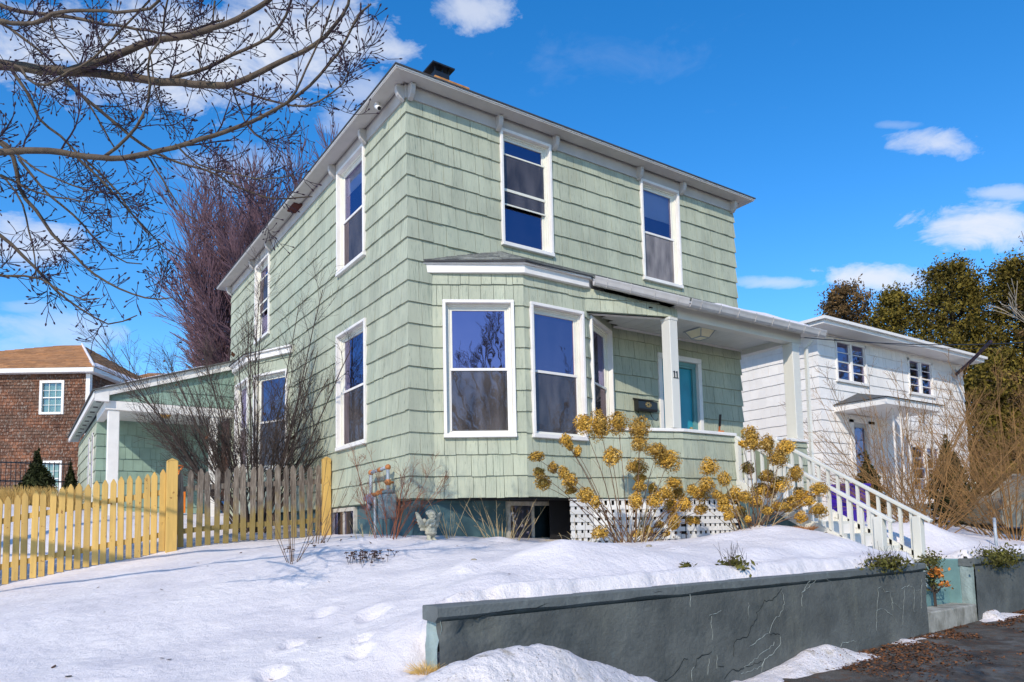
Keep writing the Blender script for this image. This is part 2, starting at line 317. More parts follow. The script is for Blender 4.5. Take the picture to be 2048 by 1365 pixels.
def oldwood_moss():
    m=M['oldwood']; nt=m.node_tree; N=nt.nodes; L=nt.links; b=N['Principled BSDF']
    src=b.inputs['Base Color'].links[0].from_socket
    g=N.new('ShaderNodeNewGeometry'); s=N.new('ShaderNodeSeparateXYZ'); L.new(g.outputs['Position'],s.inputs[0])
    n=N.new('ShaderNodeTexNoise'); n.inputs['Scale'].default_value=5; n.inputs['Detail'].default_value=5; L.new(g.outputs['Position'],n.inputs['Vector'])
    a=N.new('ShaderNodeMath'); a.operation='MULTIPLY_ADD'; a.inputs[1].default_value=-1.1; a.inputs[2].default_value=.95; L.new(n.outputs[0],a.inputs[0])
    c=N.new('ShaderNodeMath'); c.operation='ADD'; L.new(s.outputs[2],c.inputs[0]); L.new(a.outputs[0],c.inputs[1])
    r=N.new('ShaderNodeMapRange'); r.inputs[1].default_value=.55; r.inputs[2].default_value=.15; r.inputs[4].default_value=.85; L.new(c.outputs[0],r.inputs[0])
    x=N.new('ShaderNodeMix'); x.data_type='RGBA'; L.new(r.outputs[0],x.inputs[0]); L.new(src,x.inputs[6]); x.inputs[7].default_value=(.26,.185,.05,1); L.new(x.outputs[2],b.inputs['Base Color'])
oldwood_moss()

# ------------------------------------------------------------------ terrain
CTRL=[ # x,y,z of the snow surface
(0,-.1,-.53),(1.5,-.3,-.56),(2.6,-.9,-.66),(3.4,-1.2,-.70),(4.2,-1.35,-.70),(5.0,-1.5,-.60),(-.6,.2,-.52),(-.15,1.5,-.49),(-.1,3,-.48),(-.3,6,-.2),(-.3,8.5,0.),(-1.3,3.0,-.55),(-2.4,3.1,-.66),(-3.4,3.4,-.84),(-4.4,3.8,-1.04),(-6,4.4,-1.25),(-9,5,-1.4),
(-1,-.5,-.62),(-2.2,0,-.80),(-3.5,.5,-1.05),(-5,.5,-1.30),(-8,0,-1.6),(-1.2,-1.8,-.86),(-2.4,-2,-1.12),(-3.8,-2,-1.38),(-6,-2.5,-1.65),(-2.05,-3.2,-1.22),(-2.2,-4.2,-1.43),(-2.9,-4.6,-1.58),(-4,-5,-1.75),(-3,-6,-1.85),(-4.4,-7,-1.95),(-6,-5,-1.85),(-9,-5,-2.),(-4.4,-9,-2.0),(-2.1,-5.4,-1.85),(-9,-9,-2.05),(-1,-9,-2.05),
(-1.7,-3.9,-1.03),(-1.2,-3.6,-.98),(-.5,-3.2,-.80),(.2,-3.0,-.60),(.9,-3.1,-.66),(.3,-2.2,-.68),(-.4,-3.9,-.99),(.8,-3.9,-.96),(2,-3.9,-.93),(3.4,-3.85,-.90),(4.7,-3.85,-.90),(1.6,-2.2,-.70),(2.3,-3.1,-.68),(2.6,-2.1,-.62),
(3.5,-2.5,-.53),(4.2,-2.3,-.47),(5.0,-2.2,-.46),(3.4,-3.3,-.66),(4.4,-3.2,-.63),(4.95,-3.0,-.60),(5.1,-3.6,-.85),(5.3,-2.9,-.68),(5.3,-2.0,-.52),(5.9,-2.8,-.78),(5.9,-2.0,-.60),(5.9,-1.3,-.55),(5.9,-3.4,-.95),
(6.75,-3.4,-.86),(7.1,-3.1,-.62),(7.5,-2.9,-.46),(8.0,-2.9,-.52),(6.9,-2.4,-.5),(7.5,-2.0,-.45),(8.4,-3.2,-.72),(8.6,-3.7,-.93),(9.3,-3.5,-.93),(7.3,-3.7,-.94),(10.5,-3.3,-.9),(13,-3,-.9),(10,-1,-.42),(8.5,-.5,-.42),(13,0,-.38),(20,0,-.3),(26,-3,-.6),(26,4,-.2),
(-1.5,5,-.25),(-3,5.2,-.35),(-4.5,5.5,-.5),(-6.5,6.5,-.5),(-1.5,7,-.1),(-3,7.5,.0),(-4.6,8.0,.12),(-6,9,.2),(-9,9,.1),(-2,9.5,0),(-4.2,11,.38),(-6,12,.45),(-9,13,.4),(-3.5,14,.5),(-8,18,.6),(0,14,.3)]
def rbf():
    P=np.array(CTRL); n=len(P); d=np.linalg.norm(P[:,None,:2]-P[None,:,:2],axis=2)
    K=np.zeros((n+3,n+3)); K[:n,:n]=-d+np.eye(n)*.04; K[:n,n]=1; K[:n,n+1:]=P[:,:2]; K[n,:n]=1; K[n+1:,:n]=P[:,:2].T
    return P,np.linalg.solve(K,np.concatenate([P[:,2],[0,0,0]]))
_P,_W=rbf()
def vnoise(x,y,s,seed=0):
    x=x*s+seed*17.3;y=y*s+seed*9.1; xi=np.floor(x).astype(int); yi=np.floor(y).astype(int); fx=x-xi; fy=y-yi
    fx=fx*fx*(3-2*fx); fy=fy*fy*(3-2*fy)
    def h(a,b):
        v=np.sin(a*127.1+b*311.7+seed*74.7)*43758.5453; return v-np.floor(v)
    return (h(xi,yi)*(1-fx)+h(xi+1,yi)*fx)*(1-fy)+(h(xi,yi+1)*(1-fx)+h(xi+1,yi+1)*fx)*fy
def hbase(x,y):
    x=np.asarray(x,float);y=np.asarray(y,float); sh=x.shape; x=x.ravel();y=y.ravel()
    d=np.sqrt((x[:,None]-_P[None,:,0])**2+(y[:,None]-_P[None,:,1])**2)
    r=-d@_W[:len(_P)]+_W[len(_P)]+x*_W[len(_P)+1]+y*_W[len(_P)+2]
    return r.reshape(sh)
RW=FR(-1.95,-4.33,7.1,.25)   # retaining wall front line
def wallco(x,y):
    dx=x-RW.x;dy=y-RW.y
    return dx*RW.u[0]+dy*RW.u[1], -(dx*RW.n[0]+dy*RW.n[1])   # along, distance behind the front face
def hsnow(x,y):
    x=np.asarray(x,float);y=np.asarray(y,float)
    z=hbase(x,y)
    a,b=wallco(x,y)
    rough=np.clip(1.2-np.hypot(x+4.4,y+2)/9,.25,1)
    z=z+(vnoise(x,y,1.1,1)-.5)*.05+(vnoise(x,y,2.7,2)-.5)*.030+(vnoise(x,y,6,3)-.5)*.014*rough+(vnoise(x,y,14,4)-.5)*.006
    # lumps of shovelled snow behind the wall and near the house
    for (cx,cy,rx,ry,h) in LUMPS:
        q=((x-cx)/rx)**2+((y-cy)/ry)**2
        z=z+h*np.exp(-q*1.6)
    # footprints
    for (cx,cy,r,h) in PRINTS:
        q=((x-cx)**2+(y-cy)**2)/(r*r); z=z-1.5*h*np.exp(-q*1.5)+h*.6*np.exp(-((np.sqrt(q)-1.5)**2)*4)
    cap=-1.42+np.clip(b-.17,0,9)*1.15+np.clip(-a-.22,0,9)*1.2
    z=np.where(a<=.07,np.minimum(z,cap),z)
    # rounded lip over the wall top
    inside=(a>.07)&(b<.45)&(b>0)
    lipn=.03+.06*vnoise(a,a*0+3,2.2,5)+.04*vnoise(a,a*0+3,8.,6)+np.clip(.75-a,0,.6)*.22
    t=np.clip((b-lipn)/.12,0,1); lip=-.985+np.sqrt(np.clip(1-(1-t)**2,0,1))*(.075+.08*vnoise(a,a*0,1.1,7)+.035*vnoise(a,a*0,5,8))+(np.clip(b-.15,0,1))*.30
    k=np.clip((b-.12)/.33,0,1); k=k*k*(3-2*k)
    z2=lip*(1-k)+z*k
    z=np.where(inside&(b<.45),z2,z)
    z=np.where(inside&(b<lipn),-1.02,z)
    q=np.maximum(np.maximum(7.10-a,a-8.56),b-1.0)
    z=np.where((b>0)&(b<1.8)&(q<.6),np.minimum(z,-1.03+2.0*np.clip(q,0,1)),z)
    return z
LUMPS=[(.25,-3.0,.45,.35,.06),(.75,-3.15,.25,.22,.05),(-.75,-2.7,.22,.16,.055),(-.55,-2.45,.2,.12,.035),(-.85,-2.85,.1,.1,.03),(-.2,-2.9,.3,.2,.05),(1.3,-3.3,.35,.2,.04),(2.2,-2.4,.3,.25,.04),(-1.0,-3.4,.5,.3,.07),(1.0,-3.5,.7,.25,.07),(2.6,-3.5,.6,.2,.05),(3.6,-3.4,.5,.2,.05),(4.4,-3.5,.5,.2,.07),(3.1,-2.6,.4,.2,.05),(4.0,-2.7,.5,.15,.05),(.9,-.8,.35,.25,.05),(4.5,-2.2,.6,.3,.04),(7.5,-3.0,.5,.25,.04)]
PRINTS=[(-2.9,-3.7,.09,.05),(-2.6,-3.2,.08,.04),(-3.3,-3.9,.07,.035),(-3.05,-4.1,.06,.03),(-2.75,-4.25,.06,.03),(-2.3,-3.8,.08,.03),(-2.55,-4.5,.06,.03),(-2.2,-3.6,.07,.03),(-3.6,-3.5,.1,.03),(-2.15,-2.6,.1,.03),(-1.9,-3.1,.12,.04),(2.0,-2.9,.05,.03),(1.7,-2.6,.05,.03),(2.9,-3.0,.06,.03),(-3.4,-4.6,.06,.03),(-3.1,-4.75,.06,.03)]
def z_at(x,y): return float(hsnow(np.array([x]),np.array([y]))[0])
def grid_mesh(xs,ys,zf,keep=None):
    X,Y=np.meshgrid(xs,ys); Z=zf(X,Y); V=np.stack([X,Y,Z],-1).reshape(-1,3); nx=len(xs);ny=len(ys)
    i=np.arange(ny-1)[:,None]*nx+np.arange(nx-1)[None,:]; Fq=np.stack([i,i+1,i+nx+1,i+nx],-1).reshape(-1,4)
    if keep is not None:
        cx=(V[Fq[:,0],0]+V[Fq[:,2],0])/2; cy=(V[Fq[:,0],1]+V[Fq[:,2],1])/2; Fq=Fq[keep(cx,cy)]
    return V,Fq
OPEN0,OPEN1=7.10,8.56  # stair opening along the wall line
def keep_lawn(x,y):
    a,b=wallco(x,y)
    k=~((b<.03)&(a>0.0))                         # pavement side
    k&=~((a>OPEN0-.02)&(a<OPEN1+.02)&(b<1.02))    # stair opening
    k&=~((x>.1)&(x<6.9)&(y>.15)&(y<9.8))
    return k
xs=np.concatenate([np.arange(-14,-5,.12),np.arange(-5,9.5,.04),np.arange(9.5,30.1,.2)])
ys=np.concatenate([np.arange(-12,-5.2,.08),np.arange(-5.2,.3,.04),np.arange(.3,5,.08),np.arange(5,20.1,.3)])
o=part('lawn_snow',grid_mesh(xs,ys,hsnow,keep_lawn),M['snow'],smooth=True,kind='structure')
# far ground
def hfar(x,y):
    r=np.clip((np.hypot(x-3,y+2)-16)/30,0,1); return -.62+.9*r
mb=MB(); part('far_snow_ground',grid_mesh(np.arange(-400,401,8.),np.arange(-200,601,8.),lambda x,y:-2.6+np.clip((y-18)/30,0,1)*2.6+vnoise(x,y,.05,2)*.3),M['snow'],smooth=True,kind='structure')
part('back_yard_snow',grid_mesh(np.arange(-40,70,1.),np.arange(19.5,75,1.),lambda x,y:.3+0*x+vnoise(x,y,.3,2)*.2),M['snow'],smooth=True,kind='structure')
part('side_yard_snow',grid_mesh(np.arange(29.5,75,1.),np.arange(-4,22,1.),lambda x,y:-.4+0*x+vnoise(x,y,.3,2)*.1),M['snow'],smooth=True,kind='structure')
# street / pavement sheet rising gently to the right
def zst(x,y): 
    return -1.985+(x+1.95)*.0175+np.clip(-4.3-y,0,20)*-.012
ASPH=mat('worn_asphalt',(.085,.073,.058),.9,.25,6,bump=1.,bscale=160,bdist=.01,layers=(((.26,.26,.25),120.,(1,1,1),.56,.62,.5),((.17,.165,.15),1.2,(1,1,1),.52,.64,.7),((.040,.024,.014),2.2,(1,1,1),.48,.6,.7),((.13,.055,.02),11.,(1,1,1),.55,.62,.8)))
def z_asph(x,y): return zst(x,y)+(vnoise(x,y,1.5,3)-.5)*.015+(vnoise(x,y,9,3)-.5)*.008
part('asphalt_pavement',grid_mesh(np.arange(-2.3,30,.1),np.arange(-14,-3.1,.1),z_asph,lambda x,y:(wallco(x,y)[1]<.12)),ASPH,smooth=True,kind='structure')
part('street',grid_mesh(np.arange(-40,60,1.),np.arange(-60,-11,1.),lambda x,y:-2.12+x*.0+vnoise(x,y,.2,2)*.02,),ASPH,kind='structure')
# ------------------------------------------------------------------ retaining wall
WM=mat('slate_painted_masonry',(.092,.098,.092),.8,.22,2.5,bump=.9,bscale=22,bdist=.012,detail=8,  # dark slate base carries the front's shade as colour; layers add weathering
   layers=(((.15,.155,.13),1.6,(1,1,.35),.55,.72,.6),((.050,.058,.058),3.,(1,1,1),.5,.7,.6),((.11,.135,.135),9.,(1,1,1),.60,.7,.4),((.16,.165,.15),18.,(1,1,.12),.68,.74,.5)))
WT=mat('weathered_teal_masonry',(.27,.34,.33),.85,.15,5,bump=.8,bscale=40,bdist=.012,layers=(((.14,.2,.2),4.,(1,1,1),.55,.7,.5),((.40,.40,.33),12.,(1,1,1),.6,.7,.4)))  # end faces of the same wall, coloured lighter for the sun on them
def retaining(name,label,a0,a1,th=.19,chip=False):
    t=thing(name,label,'retaining wall',RW.p(a0,0,-1.9))
    n=int((a1-a0)/.04); m=26
    A=np.linspace(a0,a1,n); Z=np.linspace(-2.15,-1.085,m)
    V=[];F=[]
    AA,ZZ=np.meshgrid(A,Z)
    O=(vnoise(AA,ZZ,2.,11)-.5)*.02+(vnoise(AA,ZZ,7.,12)-.5)*.010+(vnoise(AA,ZZ,22.,13)-.5)*.004
    if chip:
        q=((AA-.32)/.15)**2+((ZZ+1.17)/.09)**2+(vnoise(AA,ZZ,15.,14)-.5)*1.2
        O=O-np.clip(1.1-q,0,.5)*.045-np.clip(vnoise(AA,ZZ,40.,15)-.4,0,1)*.015*(q<1)
        q=((AA-.0)/.06)**2+((ZZ+1.12)/.10)**2; O=O-np.clip(1-q,0,1)*.04
    X=RW.x+AA*RW.u[0]+O*RW.n[0]; Y=RW.y+AA*RW.u[1]+O*RW.n[1]
    V=np.stack([X,Y,ZZ],-1).reshape(-1,3).tolist()
    i=np.arange(m-1)[:,None]*n+np.arange(n-1)[None,:]; Fq=np.stack([i,i+1,i+n+1,i+n],-1).reshape(-1,4).tolist()
    mb=MB(); mb.add(V,Fq)
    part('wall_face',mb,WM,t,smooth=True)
    # core and end faces
    mb=MB(); 
    for (s,e) in ((a0,a0+.02),(a1-.02,a1)):
        nn=8; mm=18
        aa=s if s==a0 else e
        BB,Z2=np.meshgrid(np.linspace(0.012,th,nn),np.linspace(-2.15,-1.07,mm)); D_=(vnoise(BB*3,Z2,6.,20)-.5)*.03
        if chip and s==a0: D_=D_+np.clip(1-((Z2+1.12)/.1)**2,0,1)*.035*(vnoise(BB,Z2,20,8)+.3)
        sg=1 if s==a0 else -1
        X=RW.x+(aa+sg*D_)*RW.u[0]-BB*RW.n[0]; Y=RW.y+(aa+sg*D_)*RW.u[1]-BB*RW.n[1]
        V=np.stack([X,Y,Z2],-1).reshape(-1,3).tolist(); i=np.arange(mm-1)[:,None]*nn+np.arange(nn-1)[None,:]; q=np.stack([i,i+1,i+nn+1,i+nn],-1).reshape(-1,4).tolist()
        mb.add(V,q)
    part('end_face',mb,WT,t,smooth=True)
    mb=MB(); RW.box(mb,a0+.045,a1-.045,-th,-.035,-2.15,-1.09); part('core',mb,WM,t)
    # coping with a soft rounded edge
    mb=MB(); nn=int((a1-a0)/.05)+2
    prof=[(-th-.01,-1.08),(-th-.01,-.99),(-th,-.98),(-.008,-.978),(.006,-.984),(.011,-.992),(.011,-1.052),(.004,-1.058),(-.03,-1.09)]
    rows=[]
    for j in range(nn):
        a=a0-.015+(a1-a0+.03)*j/(nn-1)
        w=(noise.noise(Vector((a*3,0,1)))*.008, noise.noise(Vector((a*2.2,5,1)))*.012)
        rows.append([RW.p(a,o_+(w[0] if o_>-.05 else 0),z_+(w[1] if z_<-1.03 else w[0]*.4)) for o_,z_ in prof])
    k=len(prof); 
    mb.add([p for r in rows for p in r],[(j*k+i,(j+1)*k+i,(j+1)*k+i+1,j*k+i+1) for j in range(nn-1) for i in range(k-1)]+[tuple(range(k)),tuple((nn-1)*k+i for i in range(k))[::-1]])
    part('coping',mb,mat('coping_paint',(.12,.132,.13),.75,.12,4,bump=.8,bscale=30,bdist=.01,layers=(((.20,.23,.22),7.,(1,1,1),.55,.7,.5),)),t)
    return t
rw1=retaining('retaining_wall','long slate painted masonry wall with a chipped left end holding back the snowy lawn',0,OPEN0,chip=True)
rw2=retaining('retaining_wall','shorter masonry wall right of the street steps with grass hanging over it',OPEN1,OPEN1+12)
def crack(pts,w=.006,depth=.004,seed=0,col='dark'):
    rs=random.Random(seed); out=[]
    for (a0,z0),(a1,z1) in zip(pts[:-1],pts[1:]):
        n=max(2,int(math.hypot(a1-a0,z1-z0)/.035))
        for i in range(n):
            t=i/n; out.append((a0+(a1-a0)*t+rs.uniform(-.012,.012),z0+(z1-z0)*t+rs.uniform(-.012,.012)))
    out.append(pts[-1]); mb=MB(); n=len(out)
    vs=[]
    for i,(a,z) in enumerate(out):
        a2,z2=out[min(i+1,n-1)];a1_,z1_=out[max(i-1,0)]; dx,dz=a2-a1_,z2-z1_; l=math.hypot(dx,dz)+1e-6; ww=w*rs.uniform(.4,1.3)*(1-.6*abs(i/(n-1)-.4))
        of=float((vnoise(np.array([a]),np.array([z]),2.,11)-.5)[0]*.02+(vnoise(np.array([a]),np.array([z]),7.,12)-.5)[0]*.010)+.004
        vs+= [RW.p(a-dz/l*ww/2,of,z+dx/l*ww/2),RW.p(a,of+depth,z),RW.p(a+dz/l*ww/2,of,z-dx/l*ww/2)]
    mb.add(vs,[f for i in range(n-1) for f in ((i*3,i*3+3,i*3+4,i*3+1),(i*3+1,i*3+4,i*3+5,i*3+2))])
    return mb
CR_D=mat('open_crack',(.015,.02,.02),.95,.1); CR_L=mat('lime_deposit',(.27,.30,.28),.9,.3,30)
# crack paths measured along the wall (metres along, height)
DCR= [[(3.992, -1.11), (3.822, -1.21), (3.692, -1.21), (3.672, -1.26), (3.572, -1.31), (3.582, -1.38), (3.482, -1.43), (3.442, -1.52), (3.312, -1.54), (3.212, -1.55), (3.192, -1.69)], [(2.872, -1.61), (2.772, -1.62), (2.642, -1.64), (2.632, -1.72)], [(2.211, -1.78), (2.311, -1.76), (2.381, -1.72), (2.472, -1.63), (2.532, -1.63)], [(3.952, -1.56), (3.883, -1.54), (3.772, -1.54)], [(2.942, -1.73), (3.032, -1.76)], [(3.022, -1.88), (3.152, -1.8), (3.252, -1.82), (3.332, -1.81), (3.472, -1.79), (3.632, -1.79)], [(0.27, -1.09), (0.43, -1.07), (0.741, -1.04), (0.811, -1.05), (1.031, -1.03), (1.201, -1.03), (2.331, -1.02), (2.782, -1.01), (3.402, -1.01)], [(4.193, -1.88), (4.363, -1.83), (4.463, -1.84)], [(3.492, -1.93), (3.682, -1.88), (3.782, -1.89)]]
LCR= [[(3.992, -1.12), (4.032, -1.18), (4.042, -1.25), (3.952, -1.38), (3.883, -1.39), (3.812, -1.46), (3.772, -1.53)], [(3.962, -1.58), (3.962, -1.64), (3.812, -1.73), (3.672, -1.77), (3.602, -1.89)], [(3.742, -1.52), (3.432, -1.62)], [(3.672, -1.78), (3.602, -1.83), (3.282, -1.86)], [(4.663, -1.03), (4.453, -1.15), (4.353, -1.17), (4.343, -1.31)], [(2.612, -1.03), (2.602, -1.18)], [(2.602, -1.71), (2.572, -1.75), (2.582, -1.83)], [(2.872, -1.28), (3.032, -1.25)], [(2.892, -1.28), (2.872, -1.5)], [(3.853, -1.63), (3.332, -1.81)], [(4.793, -1.04), (4.953, -1.11)], [(2.822, -1.66), (2.792, -1.8)], [(2.922, -1.63), (2.922, -1.76)], [(3.452, -1.2), (3.452, -1.34)], [(5.904, -1.23), (6.004, -1.22), (6.074, -1.27), (6.194, -1.29), (6.244, -1.4), (6.454, -1.51)], [(6.444, -1.26), (6.664, -1.23), (6.874, -1.32), (6.914, -1.3)], [(5.854, -1.47), (6.054, -1.47), (6.234, -1.58), (6.314, -1.66)], [(5.914, -1.24), (5.884, -1.39), (5.824, -1.7)], [(6.224, -1.36), (6.234, -1.5)], [(6.534, -1.27), (6.434, -1.69)], [(6.774, -1.29), (6.744, -1.56)], [(6.994, -1.18), (6.934, -1.53)], [(4.363, -1.17), (4.533, -1.04), (4.743, -1.03)], [(5.043, -1.8), (5.073, -1.75), (5.373, -1.77)]]

mbd=MB(); mbl=MB()
for i,c in enumerate(DCR):
    m_=crack(c,.008,.002,i); mbd.add(m_.v,m_.f)
for i,c in enumerate(LCR):
    m_=crack(c,.0075,.002,50+i); mbl.add(m_.v,m_.f)
part('crack',mbd,CR_D,rw1); part('lime_streak',mbl,CR_L,rw1)
# opening: return wall and masonry steps
st=thing('street_steps','worn teal masonry steps set in the gap between the two retaining walls','steps',RW.p(7.8,-.3,-1.9))
def step(b0,b1,zt,name='step'):
    mb=MB(); 
    RW.box(mb,OPEN0-.005,OPEN1+.005,-b1,-b0,-2.15,zt); o=part(name,mb,M['tealstep'] if b0>.1 else M['concrete'],st); bevel(o,.02,3); return o
step(.01,.34,-1.60); step(.345,.62,-1.38); step(.625,.90,-1.17); step(.905,1.3,-1.0)
mb=MB(); RW.box(mb,OPEN1,OPEN1+.18,-1.3,-.185,-2.1,-.985); o=part('side_wall',mb,M['tealstep'],st); bevel(o,.02,2)
mb=MB(); RW.box(mb,OPEN0-.18,OPEN0-.006,-1.3,-.19,-2.1,-1.0); o=part('side_wall',mb,M['tealstep'],st); bevel(o,.02,2)
# snow pile against the wall, ridge of snow along its foot
def pile_h(x,y):
    a,b=wallco(x,y); b=-b
    zb=zst(x,y)-.05
    def g(ac,bc,ra,rb,h): return h*np.exp(-(np.abs((a-ac)/ra)**1.7)-(np.abs((b-bc)/rb)**2.0))
    z=zb+g(.48,.50,.95,.55,.56)+g(-.15,.7,.9,.6,.42)+g(-.75,.6,.6,.6,.22)+g(1.35,.45,.6,.40,.24)+g(2.0,.3,.5,.25,.08)-.02
    return z+(vnoise(x,y,4.,31)-.5)*.07+(vnoise(x,y,11.,32)-.5)*.035+(vnoise(x,y,28.,33)-.5)*.016
def keep_pile(x,y):
    a,b=wallco(x,y); return ((b<.0)|(a<-.01))&(pile_h(x,y)>zst(x,y)-.03)
t=tag(part('snow_pile',grid_mesh(np.arange(-3.4,1.6,.025),np.arange(-6.8,-3.9,.025),pile_h,keep_pile),M['dirtysnow'],smooth=True),None,None,None,'structure')
def ridge_h(x,y):
    a,b=wallco(x,y); b=-b
    w=.10+.10*vnoise(a,a*0,1.2,41)+.10*vnoise(a,a*0,3.5,42)
    am=np.clip(vnoise(a,a*0+2,.9,43)*1.5-.15,0,1)*np.clip((a-2.6)/.5,0,1); am=np.where((a>6.4)&(a<8.7),am*.45,am); am=am*np.where(a>9,.55,1)
    return zst(x,y)-.03+(.19*am)*np.exp(-((b-.05)/w)**2)+(vnoise(x,y,8.,44)-.5)*.03
def keep_r(x,y):
    a,b=wallco(x,y); return (b<.01)&(b>-.6)&(ridge_h(x,y)>zst(x,y)-.004)
part('snow_ridge',grid_mesh(np.arange(0.5,12,.025),np.arange(-5.,-3.4,.025),ridge_h,keep_r),M['dirtysnow'],smooth=True,kind='structure')
# leaf litter on the pavement
n=14000; a=RNG.uniform(2.3,14,n); b=np.abs(RNG.normal(0,.55,n))+.02; keep=vnoise(a,b,1.6,5)+.25*vnoise(a,b,6,5)>.52; a=a[keep];b=b[keep]
X=RW.x+a*RW.u[0]+b*RW.n[0]; Y=RW.y+a*RW.u[1]+b*RW.n[1]; Z=np.maximum(z_asph(X,Y),ridge_h(X,Y)-.02)+.012
NN=RNG.normal(size=(len(a),3))*.35+np.array([0,0,1])
V,F=leaves(np.stack([X,Y,Z],1),RNG.uniform(.010,.030,len(a)),NN); tag(part('leaf_litter',(V,F,RNG.uniform(0,1,len(F))),M['litter'],tint=True),None,None,None,'stuff')

# ------------------------------------------------------------------ shingles
def cut(intervals,h0,h1):
    out=[]
    for a,b in intervals:
        if h1<=a or h0>=b: out.append((a,b)); continue
        if h0>a: out.append((a,h0))
        if h1<b: out.append((h1,b))
    return out
class Shingler:
    def __init__(s,maxn=300,name='shingle'): s.L=[]; s.maxn=maxn; s.name=name
    def wall(s,F,A0,A1,Z0,Z1,parent,mt,holes=(),course=.3,wr=(.14,.30),tb=.029,tt=.007,m0=0,m1=0,ztop=None,zbot=None,zoff=0.,gap=.006,seed=0,jit=.006):
        rs=random.Random(seed+int(F.x*100)); k=0
        z=Z0
        while z<Z1-.02:
            z1=min(z+course,Z1)
            # vertical split for holes partially overlapping
            cuts=[(A0,A1,z,z1)]
            for (h0,h1,hz0,hz1) in holes:
                nw=[]
                for (a,b,c,d) in cuts:
                    if hz1<=c+.005 or hz0>=d-.005 or h1<=a or h0>=b: nw.append((a,b,c,d)); continue
                    if h0>a: nw.append((a,h0,c,d))
                    if h1<b: nw.append((h1,b,c,d))
                    lo,hi=max(a,h0),min(b,h1)
                    if hz0>c+.03: nw.append((lo,hi,c,hz0))
                    if hz1<d-.03: nw.append((lo,hi,hz1,d))
                cuts=nw
            for (a,b,c,d) in cuts:
                p=a
                while p<b-.004:
                    w=rs.uniform(*wr); 
                    if rs.random()<.15: w*=.6
                    q=min(p+w,b)
                    if b-q<.06: q=b
                    zb0=zb1=c; zt0=zt1=d
                    if zbot: zb0=max(c,zbot(p)); zb1=max(c,zbot(q))
                    if ztop: zt0=min(d,ztop(p)); zt1=min(d,ztop(q))
                    if zt0-zb0<.01 and zt1-zb1<.01: p=q; continue
                    zt0=max(zt0,zb0+.003); zt1=max(zt1,zb1+.003)
                    j=rs.uniform(-jit,jit) if c==z and zb0==c else 0
                    e0=m0 if p<=A0+1e-4 else 0; e1=m1 if q>=A1-1e-4 else 0
                    g0=0 if e0 else gap/2; g1=0 if e1 else gap/2
                    t_=tb*rs.uniform(.85,1.15) if not (e0 or e1) else tb
                    # top thickness follows how much of the course is covered
                    P=F.p
                    C=[P(p+g0-e0*t_,t_,zb0+j),P(q-g1+e1*t_,t_,zb1+j),P(q-g1,-.002,zb1+j),P(p+g0,-.002,zb0+j),
                       P(p+g0-e0*tt,tt,zt0),P(q-g1+e1*tt,tt,zt1),P(q-g1,-.002,zt1),P(p+g0,-.002,zt0)]
                    ctr=Vector(C[0]).lerp(Vector(C[5]),.5); vis=-(Vector((F.n[0],F.n[1],0)).dot(ctr-CAM))
                    ar=(q-p)*(d-c)*max(vis,0.)/((ctr-CAM).length**3)
                    s.L.append((ar,C,rs.random(),parent,mt)); p=q
            z+=course; k+=1
    def flush(s,min_ar=0):
        s.L.sort(key=lambda x:-x[0]); rest={}
        for i,(ar,C,t,par,mt) in enumerate(s.L):
            if i<s.maxn and ar>min_ar:
                mb=MB(); mb.hexa(C,t); part(s.name,mb,mt,par,tint=True)
            else:
                rest.setdefault((par.name,mt.name),(par,mt,MB()))[2].hexa(C,t)
        for par,mt,mb in rest.values(): part(s.name+'s',mb,mt,par,kind='stuff',tint=True)
def backing(F,A0,A1,Z0,Z1,holes,th=.12):
    mb=MB(); As=sorted({A0,A1,*[h for x in holes for h in x[:2] if A0<h<A1]}); Zs=sorted({Z0,Z1,*[h for x in holes for h in x[2:] if Z0<h<Z1]})
    for a,b in zip(As[:-1],As[1:]):
        for c,d in zip(Zs[:-1],Zs[1:]):
            m=((a+b)/2,(c+d)/2)
            if any(h[0]<m[0]<h[1] and h[2]<m[1]<h[3] for h in holes): continue
            F.box(mb,a,b,-th,-.001,c,d)
    return mb
def prism(mb,F,a0,a1,prof,t=.5):
    k=len(prof); v=[F.p(a0,o,z) for o,z in prof]+[F.p(a1,o,z) for o,z in prof]
    return mb.add(v,[tuple(range(k)),tuple(range(2*k-1,k-1,-1))]+[(i,i+k,(i+1)%k+k,(i+1)%k) for i in range(k)],t)
